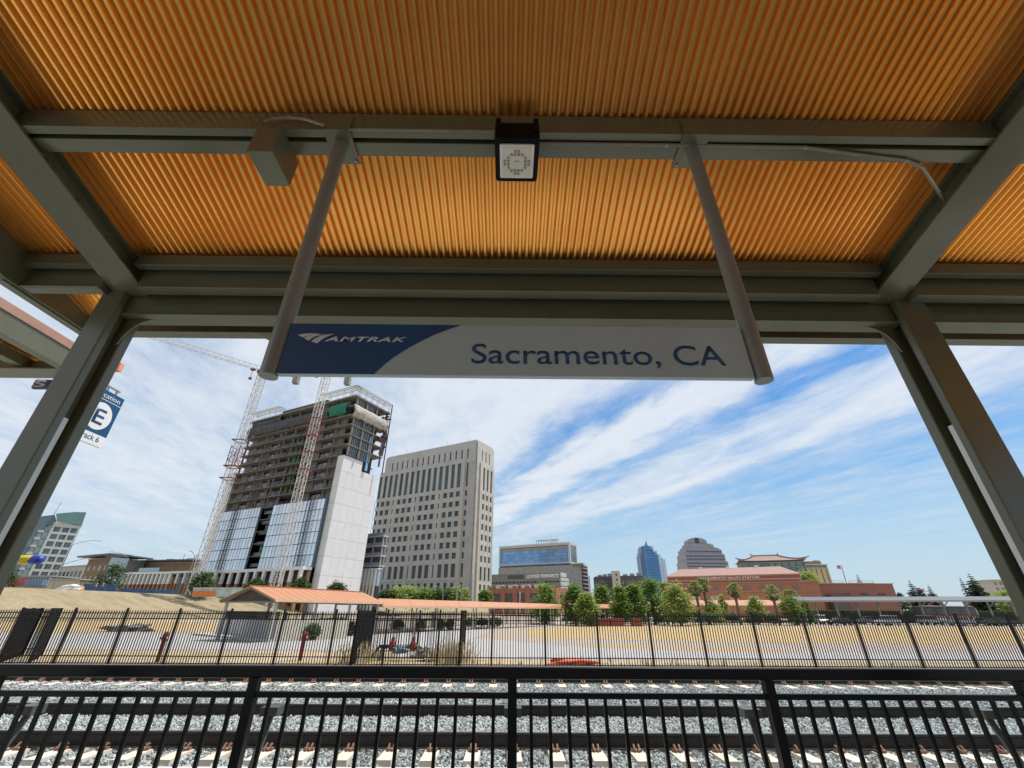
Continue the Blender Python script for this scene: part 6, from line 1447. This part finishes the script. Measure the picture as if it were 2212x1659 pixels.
# ================================================================== LEFT BUILDINGS
def hotel():
    B = Bld('balcony_hotel', 'white hotel with square window bays and tilted green glass crown at far left', 'building', c4(508, 1022), 330, -42); o = B.o; F = B.f
    WH = Mt('hotel_white', (.50, .53, .51), .7, var=.04); GG = Mt('green_crown_glass', (.14, .24, .24), .15, metal=.3, var=.15, scale=.1); BW = Mt('hotel_window', (.12, .16, .19), .2, ovar=.3)
    X = lambda p, y=1110: F(c4(p, y))[0]; Z = lambda p, y: F(c4(p, y))[1]
    xr = X(480, 1100); zc = Z(480, 1100); xb = X(322, 1075); xl = X(150, 1180); xs = X(285, 1080); xw = X(243, 1090); zt = B.top
    MB().box(xl, xr-.3, 1.2, 14, 0, zc-.2).build('core', WH, o)
    MB().prism([(X(325, 1090), -.6, Z(325, 1072)), (xr, -.6, zc), (0, -.6, zt), (X(440, 1020), -.6, Z(440, 1020)), (X(330, 1030), -.6, Z(330, 1030))], (0, 12, 0)).build('glass_crown', GG, o)
    MB().prism([(xl, .3, Z(150, 1190)), (X(324, 1090), .3, Z(325, 1072)), (X(324, 1030), .3, Z(330, 1036)), (X(215, 1048), .3, Z(215, 1048))], (0, 10, 0)).build('lower_crown', Mt('slate_glass', (.10, .16, .18), .2), o)
    rows = [zc-5.6-(Z(440, 1110)-Z(440, 1152)+.1)*k for k in range(9)]; w = (xr-.8-xb-.6)/3; cols = [(xb+.8+w*i+.5, xb+.8+w*(i+1)-.5) for i in range(3)]; hh = (rows[0]-rows[1])*.68
    b = MB(); facade(b, 'F', xb, xr, 0, zc, [(z, z+hh, cols) for z in rows if z > 4], 1.0, base=1); b.build('window_bay_wall', WH, o)
    for z in rows:
        if z < 4: continue
        for c in cols:
            m_ = (c[0]+c[1])/2
            window(o, 'F', c[0]+.1, m_-.15, z+.1, z+hh-.1, BW, 1, .15); window(o, 'F', m_+.15, c[1]-.1, z+.1, z+hh-.1, BW, 1, .15)
        MB().box(xw, xs, .1, 1.1, z-1.0, z+.2).build('balcony', WH, o); MB().box(xw+.5, xs-.5, .6, 1.1, z+.25, z+hh).build('balcony_recess', Mt('pale_recess', (.34, .37, .36), .6), o)
        MB().box(xs, xb, .3, 1.1, z, z+hh+.8).build('blue_bay', Mt('pale_blue_bay', (.20, .28, .32), .3), o)
        MB().box(xl, xw, .4, 1.1, z, z+hh+.6).build('blue_glass_band', Mt('blue_band_glass', (.12, .18, .24), .15, ovar=.2), o)
    MB().bar((xs, 6, zc), (xs+1, 6, zt+6), .3).build('mast', GALV, o)
hotel()
def simple(name, label, tr, tl, Y, deg, wallc, dep=12, wins=None, extra=None, roof=None, wm=None):
    B = Bld(name, label, 'building', tr, Y, deg); o = B.o; a = B.f(tl)[0]; wm = wm or GLASSD
    W_ = Mt(f'wall_{name}', wallc, .8, var=.08, scale=.4); MB().box(a, -.3, .3, dep, 0, B.top-.3).build('core', W_, o)
    b = MB()
    if wins:
        nc, rows, fw = wins; w = (-a-1)/nc; cols = [(a+.5+i*w+w*(1-fw)/2, a+.5+(i+1)*w-w*(1-fw)/2) for i in range(nc)]; rws = [(B.top-z1, B.top-z0, cols) for z0, z1 in rows]
        facade(b, 'F', a, 0, 0, B.top, rws, .3, base=.3); b.build('wall', W_, o)
        for za, zb, cs in rws:
            for c in cs: window(o, 'F', *c, za, zb, wm, .3, .05)
    MB().box(a-.3, .3, -.3, dep+.3, B.top, B.top+.5).build('parapet', Mt('parapet_grey', roof or (.35, .34, .33), .7), o)
    if extra: extra(B, o, a)
    return B
simple('beige_low_block', 'low beige block with dark grid of openings right of the white hotel', c4(505, 1335), c4(345, 1372), 300, 27, (.42, .42, .38), wins=(6, [(3, 7), (10, 13)], .6))
simple('red_awning_shops', 'row of low shops with red awning at the far left horizon', c4(300, 1400), c4(60, 1400), 210, 5, (.40, .38, .35), wins=(14, [(.3, 1.1)], .6),
    extra=lambda B, o, a: (MB().box(a, a*.45, -2.5, 0, B.top-3.2, B.top-1.3).build('red_awning', Mt('red_awning', (.45, .05, .07), .6), o), MB().box(a*.42, 0, -2.5, 0, B.top-3.6, B.top-1.5).build('blue_awning', Mt('blue_awning', (.12, .20, .34), .6), o)))
simple('tan_shed', 'tan low shed between red awning shops and brown building', c4(470, 1420), c4(305, 1415), 190, 8, (.46, .40, .30), wins=(5, [(4.5, 6.5)], .5))
def brown_extra(B, o, a): MB().box(-1.0, 0, -.4, .3, 0, B.top+.5).build('corner_fin', WHITE, o)
simple('brown_block', 'brown four storey block with pale windows and overhanging roof left of glass gable', c4(655, 1292), c4(520, 1310), 245, 27, (.26, .17, .115), wins=(4, [(3.2, 5.6), (8, 10.4), (12.6, 15)], .5), wm=Mt('pale_window', (.42, .40, .34), .4, ovar=.2), extra=lambda B, o, a: MB().box(a-5, 6, -4, 6, B.top+1.2, B.top+2).build('overhanging_roof', Mt('slate_roof', (.12, .13, .15), .5), o))
def glass_gable():
    B = Bld('glass_gable_hall', 'leaning pale glass gable volume between the two brown blocks', 'building', c4(765, 1285), 235, 5); o = B.o; a = B.f(c4(655, 1290))[0]
    PG = Mt('pale_reflective_glass', (.42, .48, .52), .1, metal=.5, var=.1); n = 4; w = -a/n
    for i in range(n): MB().box(a+i*w+.05, a+(i+1)*w-.05, -.1, .1, 0, B.top-.2*i).build('glass_panel', PG, o)
    MB().box(a, 0, .12, 10, 0, B.top-1).build('core', Mt('hall_core', (.2, .2, .2), .7), o); MB().box(a-2, 3, -2, 11, B.top, B.top+.6).build('flat_roof', Mt('slate_roof', (.12, .13, .15), .5), o)
glass_gable()
def rail_shops():
    B = simple('long_brown_block', 'long brown block with solar roof canopy left of the crane base', c4(1161, 1318), c4(770, 1302), 240, 14, (.27, .185, .13), dep=16, wins=(16, [(3.4, 5.8), (8.6, 10.8)], .55), wm=Mt('shop_window', (.12, .14, .16), .3, ovar=.4),
        extra=lambda B, o, a: [MB().box(a+i*(-a)/9, a+(i+.92)*(-a)/9, -5, 10, B.top+1.0, B.top+1.35).build('solar_panel', Mt('slate_roof', (.12, .13, .15), .5), o) for i in range(9)]+[MB().box(a+(.15+.3*k)*(-a), a+(.25+.3*k)*(-a), 3, 8, B.top+.5, B.top+2.6).build('roof_unit', Mt('grey_unit', (.28, .28, .27), .7), o) for k in range(3)]+[MB().bar((a*.35+8*k, 5, B.top), (a*.35+8*k, 5, B.top+5), .2).build('aerial', GALV, o) for k in range(2)])
rail_shops()
def arcade(label, tr, tl, zb_px, Y, deg, npier, glass=True):
    B = Bld('arcade_front', label, 'building', tr, Y, deg); o = B.o; a = B.f(tl)[0]; z0 = 3
    TC = Mt('terracotta_cladding', (.40, .20, .09), .8, var=.1); MB().box(a, 0, 3.5, 6, z0, B.top-.8).build('recess', Mt('arcade_dark', (.05, .045, .04), .6), o)
    MB().box(a-.5, .5, -.4, 6, B.top-.8, B.top).build('white_beam', WHITE, o); w = -a/npier; zt = B.top-.8; h = zt-5
    for i in range(npier+1):
        x = a+i*w; MB().box(x-.35, x+.35, -.2, .6, z0, zt-h*.42).build('terracotta_pier', TC, o); MB().box(x-.42, x+.42, -.25, .65, zt-h*.42, zt).build('white_pier', WHITE, o)
    for i in range(npier): MB().box(a+i*w+.7, a+(i+1)*w-.7, 3.0, 3.4, z0, zt-1.2).build('door_panel', TC if i % 3 == 1 else Mt('arcade_glass', (.09, .11, .12), .2, ovar=.3), o)
    if glass: MB().box(a+.3*(-a), a+.75*(-a), -.6, -.5, B.top+.1, B.top+1.6).build('glass_guard', Mt('aqua_guard_glass', (.30, .46, .50), .1, metal=.3), o)
arcade('low arcade of brown and white piers behind the blue barrier, left part', c4(1005, 1370), c4(735, 1388), 0, 200, 14, 11)
arcade('low arcade of brown and white piers left of the tower podium', c5(205, 1345), (c4(1010, 1375)), 0, 175, 20, 6, False)
def barrier():
    t = thing('blue_barrier', 'blue cloth construction barrier on top of the embankment', 'barrier', (-130, 150, 5.2)); BL = Mt('blue_barrier_cloth', (.035, .10, .24), .7, var=.15, scale=.6, ovar=.12)
    segs = [(l5(935, 370), l5(925, 445)), (l5(1060, 372), l5(1050, 450)), (l5(1180, 378), l5(1170, 455)), (l5(1310, 385), l5(1300, 460))]
    def run(tops, bots, Y, n0):
        for k in range(len(tops)-1):
            a, b_ = aY(tops[k], Y), aY(tops[k+1], Y); c, d = aY(bots[k], Y), aY(bots[k+1], Y); o_ = np.array([-130, 150, 5.2]); sag = np.array([0, 0, .12])
            MB().prism([c-o_-[0, 0, .8], d-o_-[.1, 0, .8], b_-o_-[.1, 0, 0], (a+b_)/2-o_-sag, a-o_], (0, .15, 0)).build('cloth_panel', BL, t)
            MB().bar(c-o_-[0, 0, .8], a-o_+[0, 0, .2], .12).build('post', GALV, t)
    xs = [935, 1060, 1180, 1310]; run([l5(x, 372+(x-935)*.035) for x in xs], [l5(x, 445+(x-935)*.04) for x in xs], 142, 0)
    xs = list(range(1350, 2050, 100)); run([l5(x, 425+(x-1350)*.025) for x in xs], [l5(x, 470+(x-1350)*.03) for x in xs], 138, 0)
barrier()
def site_fence():
    t = thing('site_fence', 'pale mesh site fencing with orange base before the tower podium', 'fence', (-75, 128, 4.5)); o_ = np.array([-75, 128, 4.5])
    xs = list(range(60, 400, 34)); PM = Mt('pale_green_mesh', (.36, .42, .42), .7, var=.25, scale=.8, ovar=.12); OR = Mt('orange_barrier', (.62, .17, .04), .6)
    for k in range(len(xs)-1):
        a, b_ = aY(c5(xs[k], 1452), 124), aY(c5(xs[k+1]-2, 1454), 124); c, d = aY(c5(xs[k], 1495), 124), aY(c5(xs[k+1]-2, 1497), 124)
        MB().prism([c-o_-[0, 0, .6], d-o_-[0, 0, .6], b_-o_, a-o_], (0, .1, 0)).build('mesh_panel', PM, t)
        if k < 4: MB().prism([c-o_-[0, .3, .4], d-o_-[0, .3, .4], d-o_-[0, .3, -.75], c-o_-[0, .3, -.75]], (0, .2, 0)).build('orange_board', OR, t)
site_fence()
# two site workers on the embankment
def person(label, px, Y, shirt, h=1.75):
    p = aY(px, Y); zf = p[2]
    vs = [(0, 0, .93), (0, 0, 1.2), (0, .0, 1.42), (0, 0, 1.52), (0, -.01, 1.64), (0, -.01, 1.72), (-.19, 0, 1.42), (-.25, .02, 1.14), (-.24, -.08, .90), (.19, 0, 1.42), (.25, .02, 1.14), (.24, -.08, .90), (-.10, 0, .88), (-.11, -.02, .48), (-.12, 0, .08), (-.13, -.12, .04), (.10, 0, .88), (.11, .02, .48), (.12, .04, .08), (.13, -.08, .04)]
    es = [(0, 1), (1, 2), (2, 3), (3, 4), (4, 5), (2, 6), (6, 7), (7, 8), (2, 9), (9, 10), (10, 11), (0, 12), (12, 13), (13, 14), (14, 15), (0, 16), (16, 17), (17, 18), (18, 19)]
    rr = [.15, .15, .13, .055, .10, .06, .065, .05, .035, .065, .05, .035, .09, .065, .045, .04, .09, .065, .045, .04]
    me = bpy.data.meshes.new('body'); me.from_pydata(vs, es, []); me.materials.append(Mt('worker_denim', (.06, .07, .12), .8)); t = thing('person', label, 'person', (p[0], Y, zf))
    ob = obj('body', me, t); s = ob.modifiers.new('skin', 'SKIN')
    for i, r in enumerate(rr): me.skin_vertices[0].data[i].radius = (r, r*.85)
    me.skin_vertices[0].data[0].use_root = True
    ob.modifiers.new('sub', 'SUBSURF').levels = 1
    MB().lathe([(.175, .92), (.20, 1.2), (.20, 1.40), (.10, 1.47)], 12).build('vest', shirt, t, smooth=True); MB().lathe([(.135, 1.68), (.125, 1.73), (.08, 1.80), (.02, 1.82)], 12).build('hard_hat', Mt('hat_white', (.75, .75, .72), .4), t, smooth=True)
person('site worker in yellow vest standing before the blue barrier, left one', l5(1058, 452), 128, Mt('yellow_vest', (.62, .60, .12), .7)); person('site worker in pinkish vest and white hat before the blue barrier', l5(1130, 452), 128, Mt('pink_vest', (.60, .28, .22), .7))
lumpy('white_sheet_pile', Mt('white_sheeting', (.66, .65, .60), .7), tuple(aY(l5(785, 428), 120)), 2.6, 1, .9, 12, 'low pile of white sheeting on the embankment left of the barrier', 'sheeting', amp=.5)
lumpy('orange_drum', Mt('orange_drum', (.65, .22, .05), .6), tuple(aY(l5(905, 438), 122)), .75, .6, .75, 13, 'orange object beside the left end of the blue barrier', 'drum', amp=.15)
tree_at('street_tree', 'dark tree just right of the left column at the horizon', 0, 42, 1222, 1268, 140, L3, 150, zb=5.2, n=800, leaf=.3, trunk=.1)
